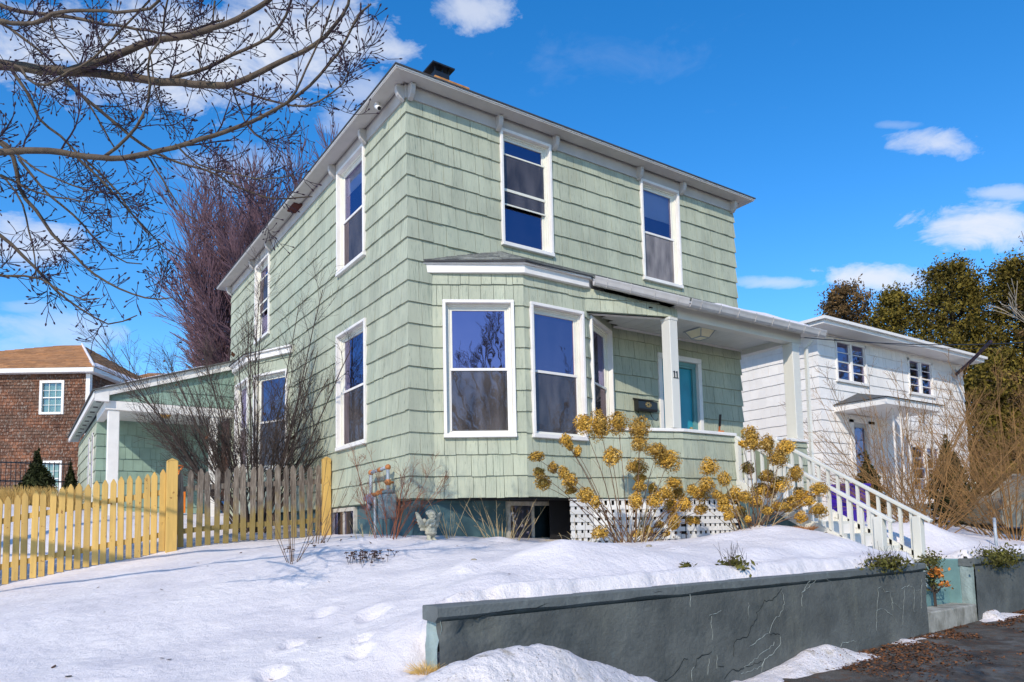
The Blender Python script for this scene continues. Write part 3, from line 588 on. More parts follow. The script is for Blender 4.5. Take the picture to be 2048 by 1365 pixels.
def window(F,a0,a1,z0,z1,parent,trim='white',wavy=False,proud=.055,screen=True,blind=0,kind='dh',label=None,cas=.045,scr='screen'):
    mb=MB(); c=cas
    F.box(mb,a0,a0+c,-.10,proud,z0+.05,z1-c); F.box(mb,a1-c,a1,-.10,proud,z0+.05,z1-c); F.box(mb,a0,a1,-.10,proud,z1-c,z1)
    o=part('window',mb,M[trim],parent,label); bevel(o,.004,1)
    mb=MB(); F.box(mb,a0-.005,a1+.005,-.10,proud+.012,z0-.01,z0+.048); s=part('sill',mb,M[trim],o); bevel(s,.005,1)
    mb=MB(); s1=.045; i0=a0+c;i1=a1-c;j0=z0+.05;j1=z1-c
    for (w_,o1) in ((.028,-.012),(.05,-.035)):
        F.box(mb,i0+w_-.028,i0+w_,-.10,o1,j0,j1-w_+.028); F.box(mb,i1-w_,i1-w_+.028,-.10,o1,j0,j1-w_+.028); F.box(mb,i0+w_-.028,i1-w_+.028,-.10,o1-.002,j1-w_,j1-w_+.028)
    F.box(mb,i0,i1,-.10,-.008,j0,j0+.03)
    s=part('frame',mb,M['cream' if trim=='white' else trim],o); bevel(s,.003,1)
    i0+=.05;i1-=.05;j0+=.03;j1-=.05; mid=(j0+j1)/2
    def sash(b0,b1,d,gl,name='sash',bot=.035,top=.035):
        mb=MB(); F.box(mb,i0,i0+.036,d-.03,d,b0+bot,b1-top); F.box(mb,i1-.036,i1,d-.03,d,b0+bot,b1-top); F.box(mb,i0,i1,d-.03,d,b1-top,b1); F.box(mb,i0,i1,d-.03,d,b0,b0+bot)
        s=part(name,mb,M['cream' if trim=='white' else trim],o); bevel(s,.003,1)
        mb=MB(); mb.add([F.p(i0+.03,d-.018,b0+.02),F.p(i1-.03,d-.018,b0+.02),F.p(i1-.03,d-.018,b1-.02),F.p(i0+.03,d-.018,b1-.02)],[(0,1,2,3)])
        part('pane',mb,M[gl],o)
    if kind=='dh':
        sash(mid-.012,j1,-.045,'wavyglass' if wavy else 'glass'); sash(j0,mid+.012,-.068,'glass')
        if screen:
            mb=MB(); mb.add([F.p(i0+.01,-.052,j0+.01),F.p(i1-.01,-.052,j0+.01),F.p(i1-.01,-.052,mid),F.p(i0+.01,-.052,mid)],[(0,1,2,3)]); part('screen',mb,M[scr],o)
            mb=MB(); F.box(mb,i0,i1,-.056,-.036,mid-.016,mid+.018); F.box(mb,i0,i0+.014,-.056,-.044,j0,mid-.016); F.box(mb,i1-.014,i1,-.056,-.044,j0,mid-.016); F.box(mb,i0,i1,-.056,-.044,j0-.002,j0+.014); part('screen_frame',mb,M['white'],o)
    elif kind=='triple':
        h=j1-j0
        sash(j0+h*.50,j1,-.045,'glass'); sash(j0,j0+h*.52,-.068,'glass')
        mb=MB(); 
        for f_ in (.84,.36): mb=MB(); F.box(mb,i0,i1,-.04,-.028,j0+h*f_-.01,j0+h*f_+.012); part('storm_rail',mb,M['cream'],o)
        mb=MB(); F.box(mb,i0,i1,-.05,-.03,j0+h*.5-.02,j0+h*.5+.02); part('storm_rail',mb,M['cream'],o)
        mb=MB(); mb.add([F.p(i0+.01,-.040,j0+h*.36),F.p(i1-.01,-.040,j0+h*.36),F.p(i1-.01,-.040,j0+h*.84),F.p(i0+.01,-.040,j0+h*.84)],[(0,1,2,3)]); part('screen',mb,M['screen'],o)
    if blind:
        mb=MB(); F.box(mb,i0,i1,-.12,-.115,j1-(j1-j0)*blind,j1); part('blind',mb,M['blind'],o)
    return o
# ------------------------------------------------------------------ main house
W_,D_=6.964,9.87
house=thing('green_house','two storey sage green shingled house with a bay window and front porch','house',(3.5,5,-.5))
FF=FR(0,0,W_,0); FL=FR(0,D_,0,-D_)
ly=lambda y:D_-y
WA=(1.545,2.515,3.82,5.645); WB=(4.47,5.43,3.82,5.625)
LW1=(ly(2.57),ly(1.42),3.83,5.63); LW2=(ly(2.60),ly(1.40),.91,2.83); LW3=(ly(7.58),ly(6.50),3.82,5.58)
DR=(4.74,5.84,.34,2.57)
BAYH=(.36,3.70,-.02,3.28)   # where the bay covers the front wall
holesF=[WA,WB,DR]; 
fw=part('wall',backing(FF,0,W_,-.02,5.86,[WA,WB,(4.78,5.80,.34,2.53),(.6,3.5,.3,3.0)]),M['backing'],house)
lw=part('wall',backing(FL,0,D_,-.02,5.86,[LW1,LW2,LW3]),M['backing'],house)
mb=MB(); mb.box(W_-.1,W_,0.1,D_,0,5.86); part('wall',mb,M['siding'],house); mb=MB(); mb.box(0,W_-.1,D_-.1,D_,0,5.86); part('wall',mb,M['siding'],house)
mb=MB(); mb.box(.1,W_-.1,.13,D_-.1,-.05,.0); mb.box(.1,W_-.1,.13,D_-.1,3.2,3.25); mb.box(.1,W_-.1,.13,D_-.1,5.7,5.75); mb.box(.13,W_-.12,4.0,4.1,0,5.7); part('floor_plate',mb,M['dark'],house)
SH=Shingler(300)
SH.wall(FF,0,W_,0,5.62,fw,M['siding'],holes=[WA,WB,DR,BAYH],m0=1,m1=1,seed=1)
LBAY=(ly(8.2),ly(4.95),-.02,3.2)
SH.wall(FL,0,D_,0,5.62,lw,M['siding'],holes=[LW1,LW2,LW3,LBAY],m0=0,m1=1,seed=2)
window(FF,*WA,house,kind='triple'); window(FF,*WB,house,blind=.30,screen=True,scr='screenlight')
window(FL,*LW1,house,blind=.2); window(FL,*LW2,house); window(FL,*LW3,house,kind='triple')
# cornice
def sweep(prof,x0,x1,y0,y1):
    mb=MB(); k=len(prof); rows=[]
    for (sx,sy) in ((x0,y0),(x1,y0),(x1,y1),(x0,y1)):
        dx=-1 if sx==x0 else 1; dy=-1 if sy==y0 else 1
        rows.append([(sx+dx*o_,sy+dy*o_,z_) for o_,z_ in prof])
    mb.add([p for r in rows for p in r],[(j*k+i,((j+1)%4)*k+i,((j+1)%4)*k+(i+1)%k,j*k+(i+1)%k) for j in range(4) for i in range(k)])
    return mb
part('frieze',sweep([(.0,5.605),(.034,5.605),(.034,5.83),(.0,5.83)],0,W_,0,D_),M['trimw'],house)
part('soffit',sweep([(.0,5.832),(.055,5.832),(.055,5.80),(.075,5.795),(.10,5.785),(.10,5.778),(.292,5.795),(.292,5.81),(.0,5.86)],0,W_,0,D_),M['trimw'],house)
part('fascia',sweep([(.270,5.812),(.294,5.812),(.304,5.816),(.304,5.831),(.270,5.831)],0,W_,0,D_),M['white'],house)
mb=sweep([(.0,5.86),(.262,5.832),(.318,5.832),(.318,5.852),(.0,5.92)],0,W_,0,D_); part('drip_edge',mb,M['rooflines'],house)
mb=MB(); e=.31; mb.add([(-e,-e,5.853),(W_+e,-e,5.853),(W_+e,D_+e,5.853),(-e,D_+e,5.853),(W_/2,W_/2,6.75),(W_/2,D_-W_/2,6.75)],[(0,1,4),(1,2,5,4),(2,3,5),(3,0,4,5)]); part('roof',mb,M['roof'],house)
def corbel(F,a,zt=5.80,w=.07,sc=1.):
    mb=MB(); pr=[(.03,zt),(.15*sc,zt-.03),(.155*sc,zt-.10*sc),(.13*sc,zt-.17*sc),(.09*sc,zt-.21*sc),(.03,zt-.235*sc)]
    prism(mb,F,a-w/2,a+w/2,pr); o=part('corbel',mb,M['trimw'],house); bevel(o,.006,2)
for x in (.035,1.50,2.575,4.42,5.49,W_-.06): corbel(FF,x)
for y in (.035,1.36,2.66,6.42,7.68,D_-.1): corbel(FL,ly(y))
# chimney
mb=MB(); mb.box(2.0,2.70,2.78,3.35,5.9,8.06); mb.box(1.97,2.73,2.75,3.38,8.06,8.18); ch=part('chimney',mb,M['brick'],house)
mb=MB(); mb.box(2.02,2.34,2.85,3.15,8.18,8.36); mb.beam((1.94,3.0,8.46),(2.42,3.0,8.46),.46,.03); mb.box(2.02,2.05,2.85,2.88,8.36,8.45); mb.box(2.31,2.34,2.85,2.88,8.36,8.45); mb.box(2.17,2.2,2.85,2.88,8.36,8.45);part('chimney_cap',mb,M['blackmetal'],ch)
# attic vent gap (missing soffit board)
mb=MB(); mb.box(-.20,-.035,4.35,4.75,5.76,5.80); part('soffit_gap',mb,mat('dark_wood_gap',(.08,.02,.015),.9),house)
# foundation
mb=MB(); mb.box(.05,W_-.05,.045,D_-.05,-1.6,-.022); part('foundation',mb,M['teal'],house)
def bsmt(F,a0,a1,z0,z1,o,n=2,tr='beigeframe'):
    mb=MB(); F.box(mb,a0,a0+.05,o,o+.05,z0,z1); F.box(mb,a1-.05,a1,o,o+.05,z0,z1); F.box(mb,a0+.05,a1-.05,o,o+.05,z1-.06,z1); F.box(mb,a0+.05,a1-.05,o,o+.05,z0,z0+.05)
    for i in range(1,n): F.box(mb,a0+(a1-a0)*i/n-.02,a0+(a1-a0)*i/n+.02,o,o+.035,z0+.05,z1-.06)
    w=part('basement_window',mb,mat('peeling_frame',(.46,.43,.37),.8,.2,14),house)
    mb=MB(); mb.add([F.p(a0+.04,o+.012,z0+.04),F.p(a1-.04,o+.012,z0+.04),F.p(a1-.04,o+.012,z1-.04),F.p(a0+.04,o+.012,z1-.04)],[(0,1,2,3)]); part('pane',mb,M['glass'],w)
FB=FR(0,.045,1,0); bsmt(FB,1.56,2.5,-.62,-.03,.0,2)
FLB=FR(.05,D_,0,-1); bsmt(FLB,ly(2.95),ly(1.95),-.58,-.03,.0,2)
mb=MB(); mb.box(.05,.12,-.055,.04,-.30,-.03); part('hose_box',mb,M['teal'],house)
# basement door-ish boards next to window
# ------------------------------------------------------------------ front bay
B0,B1,B2,B3=(.36,0),(1.475,-.63),(2.61,-.63),(3.70,0)
TM=math.tan(math.radians(14.8))
BL=FR(*B0,B1[0]-B0[0],B1[1]-B0[1]); BF=FR(*B1,B2[0]-B1[0],0); BR=FR(*B2,B3[0]-B2[0],B3[1]-B2[1])
bw=[(BL,(.145,1.145,.84,2.77)),(BF,(.095,1.075,.84,2.77)),(BR,(.145,1.145,.84,2.77))]
for i,(F,h) in enumerate(bw):
    wl=part('bay_wall',backing(F,0.0,F.len,-.02,3.18,[h],.09),M['backing'],house)
    SH.wall(F,0,F.len,0,3.17,wl,M['siding'],holes=[h],m0=(-.25 if i==0 else TM),m1=(TM if i<2 else -.25),seed=3+i,wr=(.11,.24))
    window(F,*h,house,wavy=(i<2),proud=.06)
def offpoly(d): # bay outline pushed out by d
    return [(B0[0]-d*1.2,0.),(B1[0]-d*.27,B1[1]-d),(B2[0]+d*.27,B2[1]-d),(B3[0]+d*1.2,0.)]
def ring(d0,d1,z0,z1,z0b=None,z1b=None):
    a=offpoly(d0);b=offpoly(d1); z0b=z0 if z0b is None else z0b; z1b=z1 if z1b is None else z1b; mb=MB()
    for i in range(3):
        mb.hexa([(b[i][0],b[i][1],z0b),(b[i+1][0],b[i+1][1],z0b),(a[i+1][0],a[i+1][1],z0),(a[i][0],a[i][1],z0),(b[i][0],b[i][1],z1b),(b[i+1][0],b[i+1][1],z1b),(a[i+1][0],a[i+1][1],z1),(a[i][0],a[i][1],z1)])
    return mb
part('bay_fascia',ring(.0,.085,3.155,3.27),M['white'],house); part('bay_crown',ring(.0,.125,3.272,3.295),M['white'],house); part('bay_drip_edge',ring(.0,.145,3.297,3.312),M['rooflines'],house)
mb=MB(); p=offpoly(.0); mb.add([(x,y,-.02) for x,y in p]+[(x,y,.0) for x,y in p],[(0,1,2,3),(7,6,5,4)]+[(i,(i+1)%4,(i+1)%4+4,i+4) for i in range(4)]); part('bay_floor',mb,M['dark'],house)
# roof shingles in courses: quad strip builder
def roof_courses(quad,n,w,parent,mt,name='roof_shingles',seed=0,lift=.010,single=None):
    # quad: eave-left, eave-right, top-right, top-left
    A,B,Cc,Dd=[Vector(p) for p in quad]; rs=random.Random(seed); mb=MB()
    nr=(B-A).cross(Dd-A).normalized()
    if nr.length<.5: nr=(B-A).cross(Cc-A).normalized()
    if nr.z<0: nr=-nr
    for i in range(n):
        t0,t1=i/n,(i+1.15)/n; t1=min(t1,1)
        l0,r0=A.lerp(Dd,t0),B.lerp(Cc,t0); l1,r1=A.lerp(Dd,t1),B.lerp(Cc,t1); L_=(r0-l0).length
        if L_<.02: continue
        s=-rs.random()*w
        while s<L_:
            e_=s+w*rs.uniform(.75,1.25); u0,u1=max(s,0)/L_,min(e_-.006,L_)/L_
            if u1>u0+.005/L_:
                h0=lift*rs.uniform(.8,1.5)
                a=l0.lerp(r0,u0);b=l0.lerp(r0,u1);c=l1.lerp(r1,u1);d=l1.lerp(r1,u0)
                q=[a,b,c+nr*.002,d+nr*.002,a+nr*h0,b+nr*h0,c+nr*.004,d+nr*.004]
                mb.hexa(q,rs.random())
            s=e_
    return part(name,mb,mt,parent,kind='stuff',tint=True)
o4=offpoly(.15); APX=(1.5,-.0,3.71)
# porch geometry
K1=(4.07,-1.12); PX1=7.25; ZR=3.71; SL=.56
zr=lambda y:ZR+SL*y
rw_=M['roof']
mb=MB(); 
roofpts=[(o4[0][0],0,3.315),(o4[1][0],o4[1][1],3.315),(2.72,-.76,3.29),(4.12,-1.30,zr(-1.30)),(7.62,-1.30,zr(-1.30)),(7.62,0,ZR),APX]
mb.add(roofpts,[(0,1,6),(1,2,6),(2,3,6),(3,4,5,6)])
mb.add([(x,y,z-.03) for x,y,z in roofpts],[(6,1,0),(6,2,1),(6,3,2),(6,5,4,3)])
pr_=part('porch_roof',mb,rw_,house)
roof_courses([roofpts[0],roofpts[1],APX,APX],7,.17,pr_,rw_,seed=1)
roof_courses([roofpts[1],roofpts[2],(1.6,0,3.71),APX],7,.17,pr_,rw_,seed=2)
roof_courses([roofpts[2],roofpts[3],(3.2,0,3.71),(1.6,0,3.71)],9,.2,pr_,rw_,seed=3)
roof_courses([roofpts[3],roofpts[4],(7.62,0,3.71),(3.2,0,3.71)],10,.25,pr_,rw_,seed=4)
# snow on porch roof
def snowslab(quad,th,n=(40,8),seed=0):
    A,B,Cc,Dd=[np.array(p,float) for p in quad]; nu,nv=n; V=[];F=[]
    for j in range(nv+1):
        for i in range(nu+1):
            u=i/nu;v=j/nv; p=(A*(1-u)+B*u)*(1-v)+(Dd*(1-u)+Cc*u)*v
            e=min(u*nu/3,(1-u)*nu/3,v*nv/1.5,(1-v)*nv/1.5,1.); e=max(e,0)**.5
            q=noise.noise(Vector((p[0]*2.2,p[1]*2.2,seed)))
            V.append((p[0],p[1],p[2]+.004+th*e*(1+.5*q)))
    for j in range(nv):
        for i in range(nu): a=j*(nu+1)+i; F.append((a,a+1,a+nu+2,a+nu+1))
    return (V,F)
s_=part('roof_snow',snowslab([(4.3,-1.30,zr(-1.3)+.01),(7.6,-1.30,zr(-1.3)+.01),(7.55,-.5,zr(-.5)+.01),(5.2,-.95,zr(-.95)+.01)],.075,(70,14)),M['snow'],smooth=True); tag(s_,'thin slab of melting snow lying on the front porch roof','snow patch')
# gutter along eave
def gutter(pts,parent,drop=.0):
    prof=[(.0,0.),(.0,-.10),(.02,-.115),(.075,-.115),(.10,-.09),(.115,-.045),(.13,-.012),(.13,.0),(.118,.0),(.118,-.012),(.10,-.05),(.085,-.088),(.07,-.1),(.02,-.1),(.012,-.09),(.012,0.)]
    mb=MB(); k=len(prof); rows=[]; n=len(pts)
    for i,p in enumerate(pts):
        d0=(Vector(pts[i])-Vector(pts[max(i-1,0)])); d1=(Vector(pts[min(i+1,n-1)])-Vector(pts[i])); d=(d0.normalized()+d1.normalized()); d.z=0; d.normalize(); nx,ny=d.y,-d.x
        rows.append([(p[0]+nx*o_,p[1]+ny*o_,p[2]+z_) for o_,z_ in prof])
    mb.add([q for r in rows for q in r],[(j*k+i,(j+1)*k+i,(j+1)*k+(i+1)%k,j*k+(i+1)%k) for j in range(n-1) for i in range(k)]+[tuple(range(k))[::-1],tuple((n-1)*k+i for i in range(k))])
    g=part('gutter',mb,M['gutter'],parent); return g
gp=[(2.69,-.735,3.285),(4.10,-1.285,2.985+.04),(7.62,-1.30,2.985+.03)]
g_=gutter([gp[0],gp[1]],house); g2_=gutter([gp[1],gp[2]],house)
for (P0,P1,n) in ((gp[0],gp[1],4),(gp[1],gp[2],8)):
    for i in range(n):
        t=(i+.5)/n; p=Vector(P0).lerp(Vector(P1),t); d=(Vector(P1)-Vector(P0)).normalized(); nx,ny=d.y,-d.x
        mb=MB(); mb.tube([(p.x+nx*o_,p.y+ny*o_,p.z+z_) for o_,z_ in ((-.02,.03),(.06,.012),(.135,.005),(.125,-.05),(.09,-.118),(.03,-.122),(-.02,-.09))],.006,5); part('gutter_strap',mb,M['gutter'],g_ if P0 is gp[0] else g2_)
# porch frame
PD=FR(2.61,-.63,K1[0]-2.61,K1[1]+.63); PF=FR(*K1,1,0); PS=FR(PX1,-1.12,0,1)
mb=MB(); PD.box(mb,-.02,PD.len,-.14,-.002,2.79,2.84); ceilb=part('porch_beam',mb,M['white'],house)
wdg=part('gable_board',backing(PD,0,PD.len,2.79,2.80,[],.05),M['backing'],house)
ztopd=lambda a:3.17-(3.17-2.93)*a/PD.len
mb=MB(); mb.hexa([PD.p(0,-.03,2.80),PD.p(PD.len,-.03,2.80),PD.p(PD.len,-.13,2.80),PD.p(0,-.13,2.80),PD.p(0,-.03,3.16),PD.p(PD.len,-.03,2.92),PD.p(PD.len,-.13,2.92),PD.p(0,-.13,3.16)]); part('gable_core',mb,M['backing'],house)
SH.wall(PD,0,PD.len-.005,2.80,3.2,wdg,M['siding'],ztop=ztopd,course=.2,wr=(.12,.25),seed=11,zbot=None)
mb=MB(); PF.box(mb,-.035,PX1-K1[0]+.03,-.16,.0,2.79,2.99); b=part('porch_beam',mb,M['beige'],house); bevel(b,.006,1)
mb=MB(); PF.box(mb,-.035,PX1-K1[0]+.36,-.02,.15,2.975,2.99); part('eave_soffit',mb,M['beige'],house)
mb=MB(); mb.box(7.0,7.16,-.955,-.0,2.79,2.99); b=part('porch_beam',mb,M['beige'],house)
mb=MB(); mb.box(PX1-.08,PX1+.37,-1.28,0,3.0,3.03); part('eave_soffit',mb,M['beige'],house)
# ceiling boards (beadboard)
for i in range(17):
    x0=2.75+i*.26; x1=x0+.254; y0=-.63-(min(max(x0,2.65),4.07)-2.61)*.336
    if x0>4.0: y0=-1.0
    y1=-.01 if x0>3.6 else -.03-(3.66-x0)*.58
    mb=MB(); mb.hexa([(x0,y0+.1,2.89),(x1,y0+.1,2.89),(x1,y1,2.89),(x0,y1,2.89),(x0,y0+.1,2.905),(x1,y0+.1,2.905),(x1,y1,2.905),(x0,y1,2.905)]); part('ceiling_board',mb,M['ceil'],house)
mb=MB(); mb.box(3.6,7.2,-1.0,0,2.91,2.93); part('ceiling_deck',mb,M['dark'],house)
mb=MB(); mb.box(3.72,7.0,-.03,-.028+.0,2.86,2.89); mb.box(3.72,7.0,-.05,-.027,2.855,2.889); part('ceiling_trim',mb,M['white'],house)
# posts
def post(x,y,s,z0,z1,label=None,m='beige'):
    mb=MB(); mb.box(x,x+s,y,y+s,z0,z1); mb.box(x-.008,x+s+.008,y-.008,y+s+.008,z1-.05,z1-.0); o=part('porch_post',mb,M[m],house,label); bevel(o,.007,1); return o
p1=post(3.885,-1.125,.175,1.052,2.788,'porch post carrying the black house number 11'); p2=post(7.0,-1.125,.205,1.052,2.788)
# floor and half walls
mb=MB(); mb.add([(2.65,-.6,.27),(4.05,-1.08,.27),(7.2,-1.08,.27),(7.2,-.03,.27),(3.7,-.03,.27),(2.65,-.6,.33),(4.05,-1.08,.33),(7.2,-1.08,.33),(7.2,-.03,.33),(3.7,-.03,.33)],[(4,3,2,1,0),(5,6,7,8,9)]+[(i,(i+1)%5,(i+1)%5+5,i+5) for i in range(5)]); part('porch_floor',mb,mat('grey_porch_floor',(.3,.32,.33),.6),house)
SX0,SX1=5.29,6.36
def halfwall(F,a0,a1,m0,m1,seed):
    w=part('half_wall',backing(F,a0,a1,-.02,1.0,[],.09),M['backing'],house)
    SH.wall(F,a0,a1,0,.995,w,M['siding'],m0=m0,m1=m1,seed=seed,wr=(.14,.28))
    mb=MB(); F.box(mb,a0-.02,a1+.02,-.13,.045,1.0,1.05); o=part('rail_cap',mb,M['white'],w); bevel(o,.008,2); return w
halfwall(PD,.01,PD.len,0,.16,21); halfwall(PF,0,SX0-K1[0],.16,0,22); halfwall(PF,SX1-K1[0]+.02,PX1-K1[0],0,1,23); halfwall(PS,0,1.1,1,0,24)
mb=MB(); mb.tube([(PX1+.10,-1.16,.0-.5),(PX1+.10,-1.16,2.7),(PX1+.16,-1.26,2.86)],.038,4); o=part('downspout',mb,M['beige'],house); 
# door
mb=MB(); FF.box(mb,4.74,4.83,-.1,.045,.34,2.48); FF.box(mb,5.75,5.84,-.1,.045,.34,2.48); FF.box(mb,4.74,5.84,-.1,.05,2.48,2.57); dc=part('door_frame',mb,M['white'],house); bevel(dc,.006,1)
mb=MB(); FF.box(mb,4.83,4.88,-.12,-.02,.34,2.42); FF.box(mb,5.66,5.75,-.12,-.02,.34,2.42); FF.box(mb,4.88,5.66,-.12,-.02,2.38,2.42); FF.box(mb,4.83,5.75,-.12,-.01,2.42,2.48); part('jamb',mb,mat('teal_jamb',(.12,.28,.28),.5),dc)
mb=MB(); FF.box(mb,4.88,5.04,-.10,-.06,.35,2.38); FF.box(mb,5.36,5.66,-.10,-.06,.35,2.38); FF.box(mb,5.04,5.36,-.10,-.06,2.15,2.38); FF.box(mb,5.04,5.36,-.10,-.06,.35,.9); dr=part('door',mb,M['door'],house,'turquoise front door with a tall leaded glass light'); bevel(dr,.005,1)
mb=MB(); mb.add([FF.p(5.03,-.08,.88),FF.p(5.37,-.08,.88),FF.p(5.37,-.08,2.17),FF.p(5.03,-.08,2.17)],[(0,1,2,3)]); part('leaded_glass',mb,M['wavyglass'],dr)
mb=MB(); mb.ell(FF.p(5.58,-.03,1.3),(.03,.03,.03)); mb.tube([FF.p(5.58,-.06,1.3),FF.p(5.58,-.03,1.3)],.015,6); part('door_knob',mb,M['brass'],dr)
SH.flush()
# lattice
LAT=mat('white_lattice',(.74,.73,.70),.7,.1,5,layers=(((.5,.48,.42),8.,(1,1,1),.6,.7,.4),))
def lattice(F,a0,a1,z0,z1):
    f=MB(); F.box(f,a0,a1,-.03,-.0,z1-.02,z1); lt=part('lattice',f,LAT,house)
    a=a0+.02
    while a<a1-.06:
        mb=MB(); F.box(mb,a,a+.068,-.018,-.010,z0,z1-.02); part('lattice_slat',mb,LAT,lt); a+=.113
    z=z0+.03
    while z<z1-.06:
        mb=MB(); F.box(mb,a0,a1,-.008,-.0,z,z+.068); part('lattice_slat',mb,LAT,lt); z+=.113
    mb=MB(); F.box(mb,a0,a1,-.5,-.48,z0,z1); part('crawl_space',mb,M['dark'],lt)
LB=FR(2.25,-.60,1,0); lattice(FR(2.2,-.66,.45,.0),0,.42,-.95,-.02); lattice(PD,.02,PD.len-.01,-1.0,-.02); lattice(PF,.01,SX0-K1[0],-1.0,-.02)
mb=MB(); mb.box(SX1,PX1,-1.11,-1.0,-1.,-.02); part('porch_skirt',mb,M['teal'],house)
# stairs with rails
stairs=thing('porch_stairs','white wooden stairs with railings leading from the porch down to the street steps','stairs',(5.85,-2.3,-.9))
n=7
for i in range(n):
    y=-1.13-i*.34; z=.33-(i+1)*.187
    mb=MB(); mb.box(SX0+.05,SX1-.05,y-.36,y,z-.04,z); o=part('tread',mb,M['beige'],stairs)
    mb=MB(); mb.box(SX0+.05,SX1-.05,y-.02,y,z,z+.147); part('riser',mb,M['white'],stairs)
for x in (SX0,SX1-.04):
    mb=MB(); mb.hexa([(x,-3.5,-1.15),(x+.04,-3.5,-1.15),(x+.04,-1.13,.10),(x,-1.13,.10),(x,-3.5,-.97),(x+.04,-3.5,-.97),(x+.04,-1.13,.30),(x,-1.13,.30)]); part('stringer',mb,M['beige'],stairs)
mb=MB(); mb.hexa([(SX0+.05,-3.4,-1.6),(SX0+.07,-3.4,-1.6),(SX0+.07,-1.14,-1.2),(SX0+.05,-1.14,-1.2),(SX0+.05,-3.4,-1.08),(SX0+.07,-3.4,-1.08),(SX0+.07,-1.14,.12),(SX0+.05,-1.14,.12)]); part('side_panel',mb,M['teal'],stairs)
zr_=lambda y:1.0+(y+1.12)*.578
for x,ye in ((SX0,-3.50),(SX1-.06,-3.50)):
    mb=MB(); mb.beam((x+.03,-1.14,zr_(-1.14)),(x+.03,ye-.13,zr_(ye-.13)),.085,.045); o=part('handrail',mb,M['beige'],stairs); bevel(o,.008,2)
    mb=MB(); mb.beam((x+.03,-1.18,zr_(-1.18)-.10),(x+.03,ye+.06,zr_(ye+.06)-.05),.04,.06); 
    mb=MB(); mb.beam((x+.03,-1.18,zr_(-1.18)-.78),(x+.03,ye+.06,zr_(ye+.06)-.60),.04,.07); part('bottom_rail',mb,M['beige'],stairs)
    for i in range(14):
        y=-1.30-i*.158
        if y<ye+.12: break
        zb=zr_(y)-.80+(i/13)*.15
        mb=MB(); mb.box(x+.01,x+.05,y-.02,y+.02,zb,zr_(y)-.02); part('baluster',mb,M['beige'],stairs)
    mb=MB(); mb.box(x-.03,x+.09,ye-.0,ye+.12,-1.45,zr_(ye)-.0); o=part('newel_post',mb,M['beige'],stairs); bevel(o,.008,2)
    mb=MB(); mb.box(x-.01,x+.07,-1.20,-1.12,.2,zr_(-1.16)); part('top_post',mb,M['beige'],stairs)
mb=MB(); 
# number 11 on the post
def serif_one(F,a,z,h):
    mb=MB(); w=h*.16; d=.008
    F.box(mb,a-w/2,a+w/2,0,d,z,z+h); F.box(mb,a-h*.24,a+h*.24,0,d,z,z+h*.07)
    mb.hexa([F.p(a-h*.26,d,z+h*.80),F.p(a-w/2,d,z+h*.86),F.p(a-w/2,0,z+h*.86),F.p(a-h*.26,0,z+h*.80),F.p(a-h*.26,d,z+h*.86),F.p(a-w/2,d,z+h),F.p(a-w/2,0,z+h),F.p(a-h*.26,0,z+h*.86)])
    return mb
FN=FR(3.885,-1.127,1,0)
for a in (.062,.118): part('house_number',serif_one(FN,a,1.83,.11),M['blackmetal'],p1)

# ------------------------------------------------------------------ left bay of the house and annex
def left_bay():
    pts=[(0,4.95),(-.50,6.12),(-.50,7.25),(0,8.30)][::-1]
    S2=Shingler(0); Fs=[]
    for i,(p,q) in enumerate(zip(pts[:-1],pts[1:])):
        F=FR(p[0],p[1],q[0]-p[0],q[1]-p[1]); h=(F.len/2-.5,F.len/2+.5,.84,2.77)
        w=part('bay_wall',backing(F,0,F.len,-.02,3.12,[h],.09),M['backing'],house); S2.wall(F,0,F.len,0,3.1,w,M['siding'],holes=[h],m0=.2 if i else 0,m1=.2 if i<2 else 0,seed=40+i)
        window(F,*h,house)
        mb=MB(); F.box(mb,-.03,F.len+.03,.0,.09,3.06,3.17); F.box(mb,-.04,F.len+.04,.0,.13,3.17,3.20); part('bay_fascia',mb,M['white'],house)
    S2.flush()
    mb=MB(); e=[(0.,4.80),(-.66,6.05),(-.66,7.33),(0,8.45)]; mb.add([(x,y,3.205) for x,y in e]+[(0,6.2,3.45),(0,7.1,3.45)],[(0,4,1),(1,4,5,2),(2,5,3),(0,1,2,3)]); part('bay_roof',mb,M['roof'],house)
    mb=MB(); mb.add([(x,y,z) for z in (-.02,0) for x,y in pts],[(0,1,2,3),(7,6,5,4)]+[(i,(i+1)%4,(i+1)%4+4,i+4) for i in range(4)]); part('bay_floor',mb,M['dark'],house)
left_bay()
annex=thing('side_annex','low green shingled annex with open porch and white corner post','building',(-1.4,11,0))
FA=FR(-2.74,11.53,2.74,0); FAL=FR(-2.74,17.5,0,-(17.5-11.53))
S3=Shingler(120)
aw=part('wall',backing(FA,0,2.9,-.1,2.9,[]),M['backing'],annex); S3.wall(FA,0,2.9,.05,2.75,aw,M['sideteal'],m0=1,m1=0,seed=50,wr=(.15,.26))
al=part('wall',backing(FAL,0,FAL.len,-.1,2.6,[]),M['backing'],annex); S3.wall(FAL,0,FAL.len,.05,2.55,al,M['siding'],m0=0,m1=1,seed=51,holes=[(5.0,5.35,.35,2.2),(4.0,4.3,.35,2.2)])
for a0,a1 in ((5.0,5.35),(4.0,4.3)):
    mb=MB(); FAL.box(mb,a0,a0+.05,0,.04,.3,2.25); FAL.box(mb,a1-.05,a1,0,.04,.3,2.25); FAL.box(mb,a0,a1,0,.04,2.2,2.27); FAL.box(mb,a0-.02,a1+.02,0,.08,.26,.33); w=part('narrow_window',mb,M['white'],annex)
    mb=MB(); mb.add([FAL.p(a0+.04,.036,.3),FAL.p(a1-.04,.036,.3),FAL.p(a1-.04,.036,2.2),FAL.p(a0+.04,.036,2.2)],[(0,1,2,3)]); part('pane',mb,M['glass'],w)
